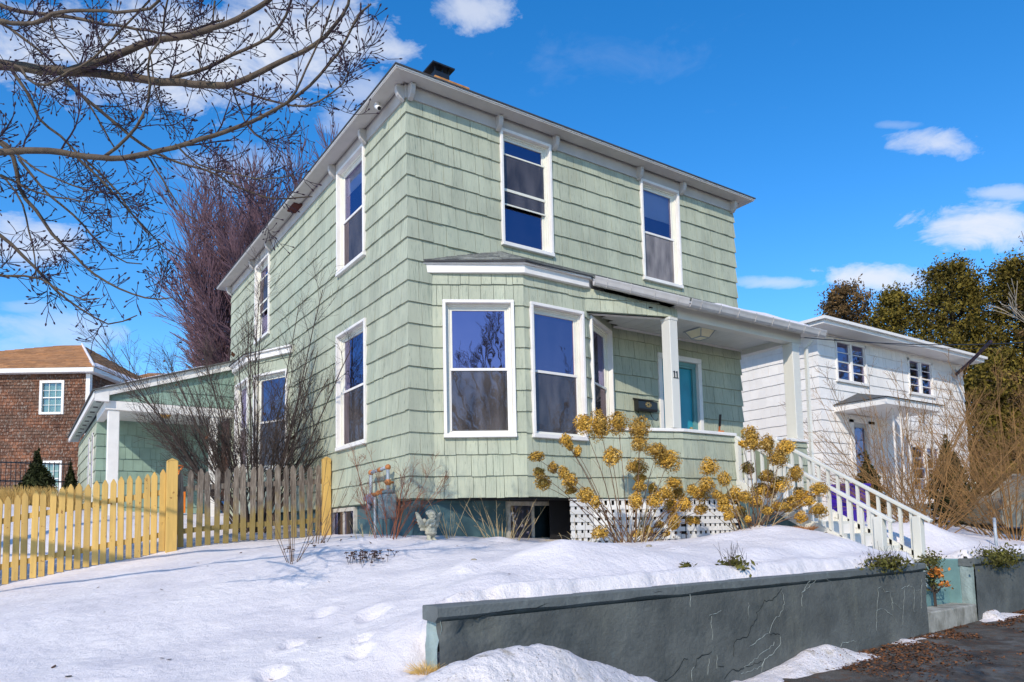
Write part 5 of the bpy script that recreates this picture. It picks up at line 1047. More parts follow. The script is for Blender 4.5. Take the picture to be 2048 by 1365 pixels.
LIMBS=[[(-6.64, 2.45, 4.72, 0.0692), (-5.36, 1.47, 4.94, 0.0617), (-4.65, 0.91, 4.93, 0.0561), (-4.14, 0.5, 4.81, 0.0511), (-3.78, 0.18, 4.74, 0.0464), (-3.28, -0.22, 4.61, 0.0421), (-2.86, -0.58, 4.51, 0.0379), (-2.57, -0.84, 4.46, 0.034), (-2.36, -1.07, 4.52, 0.0302), (-2.12, -1.32, 4.64, 0.0265), (-1.88, -1.57, 4.73, 0.023), (-1.74, -1.75, 4.87, 0.0196), (-1.65, -1.91, 5.05, 0.0162), (-1.64, -2.01, 5.2, 0.013)],
[(-4.05, 0.31, 4.72, 0.0445), (-3.65, -0.08, 4.81, 0.0398), (-3.42, -0.35, 4.87, 0.0363), (-3.21, -0.61, 4.87, 0.0332), (-2.93, -0.91, 4.87, 0.0303), (-2.66, -1.2, 4.92, 0.0276), (-2.46, -1.45, 4.99, 0.0251), (-2.33, -1.66, 5.07, 0.0226), (-2.14, -1.91, 5.26, 0.0203)],
[(-6.55, 1.87, 5.02, 0.0275), (-5.1, 0.77, 5.21, 0.0251), (-4.65, 0.38, 5.13, 0.0233), (-4.51, 0.21, 5.05, 0.0216), (-4.34, 0.01, 5.02, 0.0201), (-4.17, -0.19, 5.04, 0.0187), (-4.01, -0.39, 5.02, 0.0174), (-3.78, -0.62, 4.97, 0.0161), (-3.52, -0.88, 4.9, 0.0149), (-3.34, -1.09, 4.9, 0.0137), (-3.27, -1.23, 5.03, 0.0125)],
[(-6.73, 2.64, 5.85, 0.0295), (-5.17, 1.51, 5.95, 0.0264), (-4.68, 1.14, 5.78, 0.0241), (-4.43, 0.93, 5.67, 0.022), (-4.15, 0.7, 5.6, 0.0201), (-3.89, 0.48, 5.52, 0.0182), (-3.63, 0.26, 5.42, 0.0165), (-3.38, 0.05, 5.34, 0.0148), (-3.09, -0.19, 5.24, 0.0132), (-2.84, -0.41, 5.27, 0.0116), (-2.57, -0.65, 5.34, 0.0101)],
[(-6.36, 1.16, 3.55, 0.0406), (-5.22, 0.34, 3.45, 0.0368), (-4.6, -0.14, 3.43, 0.034), (-4.34, -0.36, 3.43, 0.0314), (-3.95, -0.67, 3.35, 0.0291), (-3.7, -0.89, 3.28, 0.0268), (-3.48, -1.08, 3.29, 0.0247), (-3.17, -1.35, 3.35, 0.0226), (-2.87, -1.62, 3.43, 0.0207), (-2.63, -1.83, 3.51, 0.0187), (-2.43, -2.03, 3.6, 0.0169), (-2.32, -2.16, 3.67, 0.0151), (-2.15, -2.34, 3.82, 0.0134), (-1.97, -2.54, 4.07, 0.0117), (-1.85, -2.7, 4.37, 0.01), (-1.76, -2.82, 4.46, 0.0084)],
[(-4.55, 0.76, 4.83, 0.0197), (-4.36, 0.73, 4.55, 0.0172), (-4.27, 0.75, 4.36, 0.0154), (-3.98, 0.65, 4.07, 0.0137), (-3.73, 0.58, 3.83, 0.0121), (-3.49, 0.51, 3.58, 0.0106), (-3.34, 0.5, 3.35, 0.0091), (-3.14, 0.45, 3.11, 0.0077)],
[(-4.05, 0.2, 4.58, 0.022), (-3.83, 0.18, 4.4, 0.0193), (-3.5, 0.11, 4.14, 0.0173), (-3.23, 0.06, 3.95, 0.0155), (-2.95, 0.0, 3.86, 0.0138), (-2.55, -0.14, 3.76, 0.0121), (-2.26, -0.2, 3.62, 0.0105), (-1.88, -0.33, 3.55, 0.0089), (-1.51, -0.48, 3.6, 0.0072)],
[(-5.67, 1.87, 6.29, 0.0207), (-4.68, 1.32, 5.68, 0.0175), (-4.38, 1.21, 5.48, 0.0152), (-4.09, 1.11, 5.21, 0.0131), (-3.75, 1.0, 4.77, 0.0111), (-3.48, 0.93, 4.28, 0.0092)],
[(-5.31, 0.62, 4.15, 0.0261), (-4.53, 0.17, 3.63, 0.0228), (-4.42, 0.18, 3.22, 0.0203), (-4.25, 0.13, 2.97, 0.0181), (-4.1, 0.09, 2.74, 0.016), (-3.94, 0.04, 2.58, 0.014), (-3.71, -0.06, 2.35, 0.0121), (-3.48, -0.16, 2.21, 0.0102), (-3.19, -0.31, 2.11, 0.0083), (-3.02, -0.38, 2.14, 0.0065)],
[(-5.4, 0.28, 3.27, 0.0222), (-4.57, -0.15, 2.58, 0.0188), (-4.38, -0.19, 2.39, 0.0163), (-4.18, -0.24, 2.18, 0.014), (-4.04, -0.25, 2.04, 0.0119), (-3.86, -0.29, 1.89, 0.0098), (-3.62, -0.37, 1.76, 0.0077), (-3.38, -0.47, 1.86, 0.0057)],
[(-5.35, 0.11, 2.16, 0.0144), (-4.55, -0.38, 2.1, 0.0118), (-4.28, -0.51, 2.09, 0.0099), (-4.07, -0.59, 1.98, 0.0082), (-3.9, -0.66, 1.89, 0.0065), (-3.73, -0.72, 1.91, 0.0049)],
[(-4.43, 0.31, 3.61, 0.0161), (-4.22, 0.27, 3.31, 0.0132), (-3.88, 0.14, 3.01, 0.0111), (-3.68, 0.1, 2.75, 0.0092), (-3.44, 0.03, 2.58, 0.0073), (-3.27, -0.01, 2.57, 0.0056)],
[(-3.96, -0.36, 3.49, 0.0134), (-3.65, -0.42, 3.17, 0.0113), (-3.48, -0.4, 3.02, 0.0097), (-3.3, -0.38, 2.85, 0.0082), (-3.12, -0.37, 2.69, 0.0068), (-2.94, -0.37, 2.6, 0.0055)],
[(-3.41, -1.09, 3.34, 0.0128), (-3.38, -1.08, 3.32, 0.0104), (-3.25, -1.11, 3.09, 0.0087), (-3.08, -1.17, 2.8, 0.007), (-2.96, -1.21, 2.71, 0.0055)],
[(-3.72, -0.76, 3.35, 0.016), (-3.57, -0.93, 3.49, 0.0145), (-3.42, -1.11, 3.75, 0.0133), (-3.39, -1.2, 3.98, 0.0123), (-3.42, -1.26, 4.22, 0.0113), (-3.32, -1.4, 4.41, 0.0104), (-3.3, -1.49, 4.72, 0.0095), (-3.25, -1.6, 4.88, 0.0086)],
[(-2.55, -0.82, 4.47, 0.0143), (-2.43, -0.93, 4.37, 0.0123), (-2.1, -1.18, 4.23, 0.0108), (-1.9, -1.36, 4.16, 0.0094), (-1.67, -1.57, 4.28, 0.0082), (-1.55, -1.7, 4.41, 0.007), (-1.53, -1.78, 4.63, 0.0059)],
[(-3.05, -0.26, 4.68, 0.0236), (-2.84, -0.48, 4.72, 0.0205), (-2.54, -0.78, 4.84, 0.0182), (-2.26, -1.07, 4.96, 0.0161), (-2.11, -1.27, 5.12, 0.0142), (-2.06, -1.4, 5.3, 0.0124), (-2.05, -1.5, 5.41, 0.0107)],
[(-4.64, 0.46, 4.74, 0.0163), (-4.46, 0.3, 4.63, 0.0148), (-4.37, 0.2, 4.44, 0.0137), (-4.23, 0.06, 4.38, 0.0128), (-4.06, -0.11, 4.46, 0.0118), (-3.85, -0.32, 4.58, 0.011), (-3.6, -0.57, 4.86, 0.0102), (-3.36, -0.82, 5.14, 0.0094)],
[(-2.34, -2.22, 3.63, 0.0114), (-2.27, -2.34, 3.75, 0.0097), (-2.2, -2.47, 4.0, 0.0085), (-2.13, -2.6, 4.2, 0.0074), (-2.08, -2.72, 4.43, 0.0064)],
[(-4.59, 0.09, 3.3, 0.0134), (-4.46, 0.04, 3.23, 0.0107), (-4.2, -0.1, 3.1, 0.0087), (-3.9, -0.27, 3.06, 0.0069), (-3.68, -0.38, 3.01, 0.0052)],
[(-5.12, 1.55, 4.51, 0.0175), (-4.63, 1.27, 4.22, 0.0143), (-4.34, 1.12, 3.93, 0.012), (-3.99, 0.92, 3.73, 0.0098), (-3.69, 0.76, 3.62, 0.0078), (-3.45, 0.61, 3.6, 0.0059)],
[(-5.14, 0.8, 3.57, 0.0139), (-4.6, 0.47, 3.46, 0.0116), (-4.42, 0.39, 3.2, 0.0099), (-4.32, 0.39, 2.83, 0.0083), (-4.26, 0.41, 2.51, 0.0068), (-4.23, 0.43, 2.3, 0.0054)],
[(-3.8, 0.64, 5.71, 0.013), (-3.7, 0.6, 5.42, 0.0106), (-3.56, 0.55, 5.06, 0.0089), (-3.43, 0.49, 4.71, 0.0074), (-3.35, 0.46, 4.47, 0.0059)],
[(-2.63, -0.4, 5.71, 0.0115), (-2.65, -0.36, 5.42, 0.0091), (-2.76, -0.25, 5.08, 0.0074), (-2.75, -0.24, 4.91, 0.0058)],
[(-1.8, -1.54, 5.32, 0.0098), (-1.92, -1.44, 5.11, 0.008), (-1.87, -1.45, 4.89, 0.0066), (-1.82, -1.48, 4.78, 0.0054)],
[(-4.19, 1.24, 6.0, 0.0122), (-4.13, 1.23, 5.7, 0.0097), (-3.92, 1.12, 5.39, 0.0078), (-3.71, 1.01, 5.08, 0.0061)],
[(-3.36, 0.24, 5.46, 0.0117), (-3.21, 0.23, 5.2, 0.0098), (-3.14, 0.28, 4.82, 0.0084), (-3.03, 0.29, 4.55, 0.0072), (-2.91, 0.29, 4.38, 0.006)],
[(-2.51, -0.74, 4.53, 0.01), (-2.42, -0.73, 4.28, 0.0082), (-2.27, -0.77, 4.02, 0.0068), (-2.02, -0.88, 3.92, 0.0056)],
[(-3.2, -1.48, 3.3, 0.0096), (-2.98, -1.52, 3.14, 0.0081), (-2.76, -1.57, 3.1, 0.007), (-2.46, -1.69, 3.06, 0.006), (-2.15, -1.81, 3.14, 0.005)]]
HEADS1=[(1.36, -2.0, 0.82, 0.086, 0.115), (1.7, -1.91, 0.84, 0.118, 0.158), (2.33, -1.57, 0.97, 0.121, 0.137), (2.6, -1.7, 0.88, 0.138, 0.138), (2.31, -1.99, 0.63, 0.101, 0.101), (2.82, -1.79, 0.59, 0.138, 0.096), (3.05, -1.76, 0.47, 0.162, 0.119), (1.86, -1.95, 0.45, 0.104, 0.114), (2.61, -1.61, 0.37, 0.128, 0.101), (1.1, -1.98, 0.61, 0.071, 0.071), (1.28, -1.82, 0.57, 0.039, 0.048), (1.47, -1.74, 0.52, 0.039, 0.064), (0.79, -1.79, 0.42, 0.084, 0.047), (1.11, -1.7, 0.3, 0.058, 0.063), (0.95, -1.61, 0.25, 0.063, 0.053), (1.11, -1.48, 0.13, 0.088, 0.083), (1.13, -1.88, 0.23, 0.062, 0.066), (1.4, -1.66, 0.14, 0.094, 0.089), (1.44, -1.63, 0.03, 0.059, 0.04), (1.48, -1.87, -0.04, 0.087, 0.107), (1.47, -2.05, -0.13, 0.048, 0.067), (2.81, -1.47, 0.24, 0.076, 0.054), (2.4, -1.87, 0.09, 0.082, 0.062), (2.33, -1.86, -0.11, 0.082, 0.102), (3.0, -1.51, 0.09, 0.06, 0.066), (3.23, -1.7, 0.16, 0.115, 0.076), (2.98, -1.77, 0.0, 0.096, 0.107), (3.42, -1.59, 0.02, 0.089, 0.089), (2.5, -2.03, -0.11, 0.086, 0.081), (3.24, -1.63, -0.16, 0.11, 0.099), (3.28, -1.83, -0.14, 0.086, 0.097), (3.26, -2.0, 0.05, 0.075, 0.075), (3.82, -1.65, 0.02, 0.102, 0.102), (4.22, -1.49, 0.43, 0.111, 0.105), (3.64, -1.93, 0.13, 0.088, 0.077), (3.23, -1.67, -0.35, 0.076, 0.087), (3.03, -1.87, -0.45, 0.053, 0.042), (2.57, -1.6, -0.53, 0.084, 0.037), (2.78, -1.62, -0.51, 0.064, 0.069), (1.64, -1.92, -0.51, 0.087, 0.068), (3.07, -1.55, -0.41, 0.054, 0.044), (3.58, -1.66, -0.36, 0.067, 0.056), (3.73, -1.64, -0.36, 0.045, 0.05), (3.93, -1.56, -0.2, 0.08, 0.069), (2.95, -1.79, -0.54, 0.048, 0.037)]
HEADS2=[(3.64, -2.24, 0.18, 0.085, 0.085), (3.47, -2.24, -0.03, 0.053, 0.047), (3.44, -2.37, -0.11, 0.078, 0.084), (3.94, -2.47, 0.78, 0.108, 0.108), (3.84, -2.58, 0.65, 0.116, 0.095), (4.35, -2.43, 0.68, 0.088, 0.121), (3.83, -2.42, 0.66, 0.054, 0.037), (4.56, -2.58, 0.63, 0.132, 0.088), (4.37, -2.58, 0.47, 0.119, 0.119), (4.27, -2.15, 0.36, 0.078, 0.089), (4.49, -2.31, 0.23, 0.101, 0.084), (4.88, -2.49, 0.27, 0.101, 0.106), (4.65, -2.4, 0.12, 0.122, 0.101), (4.51, -2.16, 0.05, 0.124, 0.113), (4.68, -2.2, 0.03, 0.091, 0.079), (5.04, -2.75, 0.04, 0.122, 0.094), (5.08, -2.41, -0.01, 0.097, 0.091), (5.04, -2.57, -0.1, 0.09, 0.09), (4.97, -2.35, -0.14, 0.113, 0.096), (4.6, -2.48, -0.21, 0.088, 0.066), (4.99, -2.76, -0.26, 0.105, 0.077), (4.7, -2.29, -0.19, 0.078, 0.067), (3.87, -2.21, -0.02, 0.097, 0.087), (3.73, -2.5, -0.08, 0.073, 0.073), (4.34, -2.2, -0.12, 0.078, 0.072), (3.97, -2.21, -0.26, 0.071, 0.071), (4.06, -2.59, -0.26, 0.074, 0.053), (4.98, -2.48, -0.35, 0.073, 0.078), (3.46, -2.37, -0.21, 0.083, 0.062), (3.89, -2.4, -0.37, 0.043, 0.043), (3.35, -2.51, -0.32, 0.061, 0.061)]

# maple with limbs reaching over the lawn from the left
maple=thing('bare_tree','large bare tree whose budding limbs reach in from the upper left','tree',(-9.6,1.6,-1.6))
TR=[(-9.6,1.6,-2.2,.26),(-9.55,1.6,-.5,.22),(-9.4,1.65,1.2,.19),(-9.3,1.7,2.6,.16),(-9.25,1.7,4.0,.13),(-9.3,1.6,5.4,.09),(-9.4,1.6,7.0,.05),(-9.5,1.7,8.4,.02)]
V,F=tubes([TR],10); part('trunk',(V,F),M['bark'],maple,smooth=True)
def smooth_poly(pts,n):
    P=np.array(pts,float); m=len(P)
    d=np.concatenate([[0],np.cumsum(np.linalg.norm(np.diff(P[:,:3],axis=0),axis=1))]); t=np.linspace(0,d[-1],n); out=[]
    T=np.empty_like(P); T[1:-1]=(P[2:]-P[:-2])/(d[2:]-d[:-2])[:,None]; T[0]=(P[1]-P[0])/(d[1]-d[0]); T[-1]=(P[-1]-P[-2])/(d[-1]-d[-2])
    for x in t:
        i=min(np.searchsorted(d,x,side='right')-1,m-2); h=d[i+1]-d[i]; s=(x-d[i])/h; h00=2*s**3-3*s*s+1;h10=s**3-2*s*s+s;h01=-2*s**3+3*s*s;h11=s**3-s*s
        out.append(h00*P[i]+h10*h*T[i]+h01*P[i+1]+h11*h*T[i+1])
    return np.array(out)
LIMBS=[[(CAM.x+(x-CAM.x)*.68,CAM.y+(y-CAM.y)*.68,CAM.z+(z-CAM.z)*.68,r*.70) for x,y,z,r in l] for l in LIMBS]
limbs=[]
for i,l in enumerate(LIMBS):
    l=list(l)
    f=Vector(l[0][:3])
    if f.x<-5.35: # join to trunk
        z=min(f.z-.3+.2*i*.1,6.5); z=max(1.5,min(z,5.2)); l=[(-9.25,1.7,z-.4,l[0][3]*1.9),(-7.8,f.y*.5+.9,(z+f.z)/2,l[0][3]*1.35)]+l
    L_=sum((Vector(a[:3])-Vector(b[:3])).length for a,b in zip(l[:-1],l[1:])); q=smooth_poly(l,max(10,int(L_/.09)))
    w=np.array([noise.noise_vector(Vector((i*7.1,k*.55,0))) for k in range(len(q))])*.012; q[:,:3]+=w; limbs.append(q.tolist())
for q in limbs:
    V,F=tubes([q],7); part('limb',(V,F),M['bark'],maple,smooth=True)
R_=random.Random(5)
def twigs_on(q,dens,lmax,seed,rmax=.0072):
    rs=random.Random(seed); out=[]; L_=sum((Vector(a[:3])-Vector(b[:3])).length for a,b in zip(q[:-1],q[1:])); n=int(L_*dens)
    for _ in range(n):
        t=rs.random()*(len(q)-2); i=int(t); p=Vector(q[i][:3]).lerp(Vector(q[i+1][:3]),t-i); ax=(Vector(q[i+1][:3])-Vector(q[i][:3])).normalized()
        if p.x<-5.8: continue
        rd=Vector((rs.gauss(0,1),rs.gauss(0,1),rs.gauss(0,1)+.25)); rd=(rd-ax*rd.dot(ax)).normalized(); a=rs.uniform(.6,1.15); d=(ax*math.cos(a)+rd*math.sin(a)).normalized(); L2=lmax*rs.random()**1.7+.06; r=min(rmax,q[i][3]*.45)*(.6+.4*L2/lmax); sg=max(3,int(L2/.07)); o=[(p.x,p.y,p.z,r)]
        for k in range(sg):
            p=p+d*L2/sg; d=(d+Vector((rs.uniform(-.3,.3),rs.uniform(-.3,.3),rs.uniform(-.2,.35)))).normalized(); o.append((p.x,p.y,p.z,max(r*(1-.55*(k+1)/sg),.0026)))
        out.append(o)
    return out
tw=[]; spur=[]
for i,q in enumerate(limbs):
    t1=twigs_on(q,8.0,.50,100+i); t2=[x for j,y in enumerate(t1) for x in twigs_on(y,8.,.20,1000+i*500+j,.0050)]
    tw+=t1+t2; spur+=[x for j,y in enumerate(t1+t2) for x in twigs_on(y,20.,.07,90000+i*3000+j,.0042)]
# buds at the twig tips: short fat ends
buds=[]
for q in tw+spur:
    a=Vector(q[-2][:3]);b=Vector(q[-1][:3]); d=(b-a).normalized(); r=.0062
    buds.append([(b.x,b.y,b.z,.002),tuple(b+d*.008)+(r,),tuple(b+d*.017)+(r*.9,),tuple(b+d*.026)+(.001,)])
V,F=tubes(tw,3); part('twigs',(V,F),M['twig'],maple,kind='stuff')
V,F=tubes(spur,3); part('spurs',(V,F),M['twig'],maple,kind='stuff'); V,F=tubes(buds,4); part('buds',(V,F),M['twig'],maple,kind='stuff')
print('maple',len(tw),len(spur),len(buds))
# far fan-shaped bare tree behind the house
def fartree(name,label,base,H,Wd,n1,seed,mt,r0=.16,sp=.75,n2=9,n3=5,z0=1.5,dome=None):
    t=thing(name,label,'tree',base); b=Vector(base); rs=random.Random(seed)
    V,F=tubes([[(b.x,b.y,b.z-.5,r0*1.5),(b.x,b.y,b.z+z0,r0*1.2),(b.x+.05,b.y,b.z+z0*1.6,r0)]],8); part('trunk',(V,F),M['bark'],t)
    A=[]
    for i in range(n1):
        an=rs.uniform(0,6.283); tl=sp*math.sqrt(rs.random()); zs=z0+rs.uniform(-.6,1.2)*z0*.5; L_=(H-zs)*(1-.30*(tl/sp)**2)*rs.uniform(.85,1.03); p=Vector((b.x,b.y,b.z+zs)); d=Vector((math.cos(an)*math.sin(tl)*1.25,math.sin(an)*math.sin(tl)*1.25,math.cos(tl))).normalized(); o=[(p.x,p.y,p.z,r0*.5)]; sg=9
        for k in range(sg):
            p=p+d*L_/sg; d=(d+Vector((rs.uniform(-.06,.06),rs.uniform(-.06,.06),.045))).normalized(); o.append((p.x,p.y,p.z,r0*.5*(1-.88*(k+1)/sg)))
        A.append(o)
    if dome:
        A=[]
        for i in range(n1):
            an=rs.uniform(0,6.283); u=rs.uniform(-.85,1.)**1 if True else 0; s_=math.sqrt(max(0,1-u*u)); rr=rs.uniform(.62,1.0) if i%3 else rs.uniform(.3,.8)
            e=Vector((b.x+math.cos(an)*s_*dome[0]*rr,b.y+math.sin(an)*s_*dome[0]*rr,b.z+dome[1]+u*dome[2]*rr)); p0=Vector((b.x,b.y,b.z+z0*rs.uniform(.6,1.6)))
            p1=Vector((p0.x+(e.x-p0.x)*.62,p0.y+(e.y-p0.y)*.62,p0.z+(e.z-p0.z)*.34)); o=[]
            for k in range(10):
                t_=k/9; p=p0*(1-t_)**2+p1*2*t_*(1-t_)+e*t_*t_; w_=.06*math.sin(k*1.7+i); o.append((p.x+w_,p.y-w_,p.z,r0*.26*(1-.88*t_)+.004))
            A.append(o)
    B=sub(A,n2,H*.24 if not dome else H*.11,.5,.5,seed+1,5,.18 if not dome else .40,.08,.22,exp=1. if not dome else .75,taper=not dome); C_=sub(B,n3,H*.10,.55,.6,seed+2,3,.1,.10,.25)
    B=[[(x,y,z,max(r*.8,.010 if dome else .009)) for x,y,z,r in q] for q in B]; C_=[[(x,y,z,max(r*.8,.0085 if dome else .0075)) for x,y,z,r in q] for q in C_]
    V,F=tubes(A,5); part('limbs',(V,F),mt,t,kind='stuff'); V,F=tubes(B,3); part('branches',(V,F),mt,t,kind='stuff'); V,F=tubes(C_,3); part('twigs',(V,F),mt,t,kind='stuff')
    return t
fartree('bare_tree','dense mauve bare tree with a rounded fan of twigs behind the green house',(3.9,14.8,-.2),12.3,8,150,31,M['fartwig'],sp=.58,n2=24,n3=12,z0=1.6,dome=(4.9,7.7,5.6))
# shrub by the left wall
def shrub(name,label,base,n,L_,spread,r,seed,mt,n2,l2,n3,l3,bias=(0,0),droop=.1,cat='shrub',rmin=.0028,wob=.05,ang=.55,jl=.35,base_r=.15):
    t=thing(name,label,cat,base); A=stemfan(base,n,L_,spread,r,seed,droop,8,wob,bias,jl=jl,base_r=base_r); B=sub(A,n2,l2,ang,.6,seed+1,5,.25,.16,.15); C_=sub(B,n3,l3,.7,.7,seed+2,3,.2,.2,.1)
    fix=lambda X,m:[[(x,y,z,max(q,m)) for x,y,z,q in s] for s in X]
    V,F=tubes(fix(A,rmin),5); part('stems',(V,F),mt,t,kind='stuff'); 
    if n2: V,F=tubes(fix(B,rmin*.8),3); part('twigs',(V,F),mt,t,kind='stuff')
    if n3: V,F=tubes(fix(C_,rmin*.65),3); part('fine_twigs',(V,F),mt,t,kind='stuff')
    return t,A,B,C_
t,A,B,C_=shrub('bare_shrub','tall bare many stemmed shrub behind the weathered fence by the side wall',(-.95,4.15,-.55),46,3.9,.66,.016,41,M['shrubtwig'],14,1.1,10,.40,bias=(-.10,-.05),droop=.05)
P=[];rs=random.Random(3)
for q in rs.sample(C_,26): P.append(q[-1][:3])
V,F=leaves(np.array(P)-np.array([0,0,.03]),RNG.uniform(.04,.07,len(P)),aspect=1.7); part('dead_leaves',(V,F),M['litter'],t,kind='stuff')
shrub('red_twig_shrub','small reddish twiggy shrub at the house corner in front of the gas meter',(-.38,-.12,-.6),15,1.15,.75,.0058,51,M['redtwig'],10,.42,5,.16,bias=(.0,-.0),droop=-.05,rmin=.002,wob=.09)
shrub('dry_plant','dry pale stems along the teal foundation beside the cherub statue',(1.15,-.35,-.62),26,.62,.75,.0055,52,M['tanstem'],3,.16,0,0,bias=(-.1,0),droop=.35,rmin=.0022,base_r=.5,wob=.10)
shrub('dry_plant','thin dry stems standing close behind the cherub statue',(.42,-.3,-.62),9,.62,.40,.0055,53,M['tanstem'],2,.16,0,0,bias=(-.05,0),droop=.2,rmin=.0022,base_r=.1,wob=.08)
shrub('dry_plant','low bent straw stems under the basement window',(2.0,-1.1,-.72),16,.42,.95,.005,54,M['tanstem'],1,.12,0,0,droop=.9,rmin=.002,base_r=.35,wob=.12)
shrub('lawn_twigs','sparse cut twigs poking from the snow near the weathered fence, left clump',(-1.75,-.55,z_at(-1.75,-.55)-.05),10,.82,.62,.0048,55,M['hydstem'],0,.1,0,0,droop=-.02,rmin=.003,wob=.02,base_r=.08)
shrub('lawn_twigs','sparse cut twigs poking from the snow near the house corner post, right clump',(-1.0,.75,z_at(-1.0,.75)-.05),12,1.15,.42,.0045,56,M['hydstem'],1,.2,0,0,bias=(.25,0),droop=-.02,rmin=.0028,wob=.03,base_r=.15)
shrub('lawn_twigs','short faint twig tuft in the snow between fence and statue',(-.6,.1,z_at(-.6,.1)-.03),12,.26,.7,.003,57,M['drygrass'],0,.1,0,0,rmin=.0016,base_r=.15)
# dried sedum heads
def sedum(name,label,x,y,n,sp,h,seed):
    rs=random.Random(seed); z=z_at(x,y); t=thing(name,label,'dried flowers',(x,y,z)); S=[];Hd=MB()
    for i in range(n):
        a=x+rs.gauss(0,sp);b=y+rs.gauss(0,sp*.6); z0=z_at(a,b); hh=h*rs.uniform(.3,1.1); tx,ty=a+rs.uniform(-.05,.05),b+rs.uniform(-.05,.05)
        S.append([(a,b,z0-.04,.003),((a+tx)/2,(b+ty)/2,z0+hh*.5,.0026),(tx,ty,z0+hh,.0022)])
        for _ in range(7): Hd.ell((tx+rs.gauss(0,.010),ty+rs.gauss(0,.010),z0+hh+rs.uniform(-.006,.008)),(.008,.008,.006),5,3)
    V,F=tubes(S,3); part('stem',(V,F),M['shrubtwig'],t,kind='stuff'); part('seed_head',Hd,mat('dark_seed_heads',(.07,.035,.025),.9,.4,40),t,kind='stuff')
sedum('dried_sedum','dark dried sedum heads poking through the lawn snow',-1.15,-1.25,46,.15,.10,61)
sedum('dried_sedum','a few dark seed heads in the snow below the weathered fence',-1.35,.3,10,.22,.05,62)
sedum('dried_sedum','dark coneflower heads in the snow in front of the lattice',2.95,-1.95,10,.22,.10,63)
# ------------------------------------------------------------------ hydrangeas
def hydrangea(name,label,base,heads,seed):
    rs=random.Random(seed); RR=np.random.default_rng(seed); t=thing(name,label,'hydrangea',base); S=[]
    for i,(x,y,z,rx,rz) in enumerate(heads):
        bx,by=base[0]+rs.uniform(-.16,.16)+(x-base[0])*.16,base[1]+rs.uniform(-.12,.12); bz=z_at(bx,by)-.06
        top=Vector((x,y,z-rz*.4)); bt=Vector((bx,by,bz)); mid=bt.lerp(top,.5)+Vector((-(x-bx)*.10,rs.uniform(-.05,.05),.10*abs(x-bx)+rs.uniform(0,.05)))
        q=[]
        for k in range(9):
            s=k/8; p=bt*(1-s)**2+mid*2*s*(1-s)+top*s*s; q.append((p.x,p.y,p.z,.0075*(1-.6*s)))
        S.append(q)
        # bloom: many small four petalled florets over a lumpy cone
        hv=rs.uniform(-.45,.25); k_=rs.uniform(.88,1.12); rx*=1.22*k_; rz*=1.22*rs.uniform(.85,1.1)
        n=int(300+2600*(rx*rz)/.012*.25); d=RR.normal(size=(n,3)); d/=np.linalg.norm(d,axis=1,keepdims=True)
        lum=1+.30*(vnoise(d[:,0]*3+i,d[:,2]*3+d[:,1],1.,i%50)-.5)*2
        ctr=np.array([x,y,z]); ex=RR.uniform(.75,1.03,n)
        ry=rx*.9; sh=np.stack([d[:,0]*rx*(1-.18*d[:,2]),d[:,1]*ry*(1-.18*d[:,2]),d[:,2]*rz],1)*(lum*ex)[:,None]
        tl=rs.uniform(-.5,.5); ct,s_t=math.cos(tl),math.sin(tl); sh=np.stack([sh[:,0]*ct+sh[:,2]*s_t,sh[:,1],-sh[:,0]*s_t+sh[:,2]*ct],1)
        C=ctr+sh; Nn=d+RR.normal(size=(n,3))*.45
        V1,F1=leaves(C,RR.uniform(.011,.021,n),Nn,aspect=1.15)
        core=MB(); core.ell((x,y,z),(rx*.62,ry*.62,rz*.62),10,7)
        V0=np.array(core.v); V=np.concatenate([V1,V0]); Fa=[tuple(f) for f in F1.tolist()]+[tuple(j+len(V1) for j in f) for f in core.f]
        T=np.concatenate([np.clip(RR.uniform(0,1,len(F1))+hv,0,1),np.zeros(len(core.f))])
        part('flower_head',(V,Fa,T),M['hydhead'],t,tint=True)
    B=sub(S,(1,3),.28,.6,.7,seed+5,4,.3,.12,.1); extra=stemfan((base[0],base[1],z_at(base[0],base[1])-.05),26,.9,.9,.006,seed+9,.1,6,.06,base_r=.35)
    V,F=tubes(S,5); part('stems',(V,F),M['hydstem'],t,kind='stuff'); V,F=tubes(B,3); part('twigs',(V,F),M['hydstem'],t,kind='stuff'); V,F=tubes(extra,4); part('dry_stems',(V,F),M['tanstem'],t,kind='stuff')
hydrangea('hydrangea','left dried hydrangea with golden heads in front of the bay and lattice',(2.45,-1.65,-.7),HEADS1,71)
hydrangea('hydrangea','right dried hydrangea with golden heads leaning over the porch stairs',(4.15,-2.3,-.6),HEADS2,72)
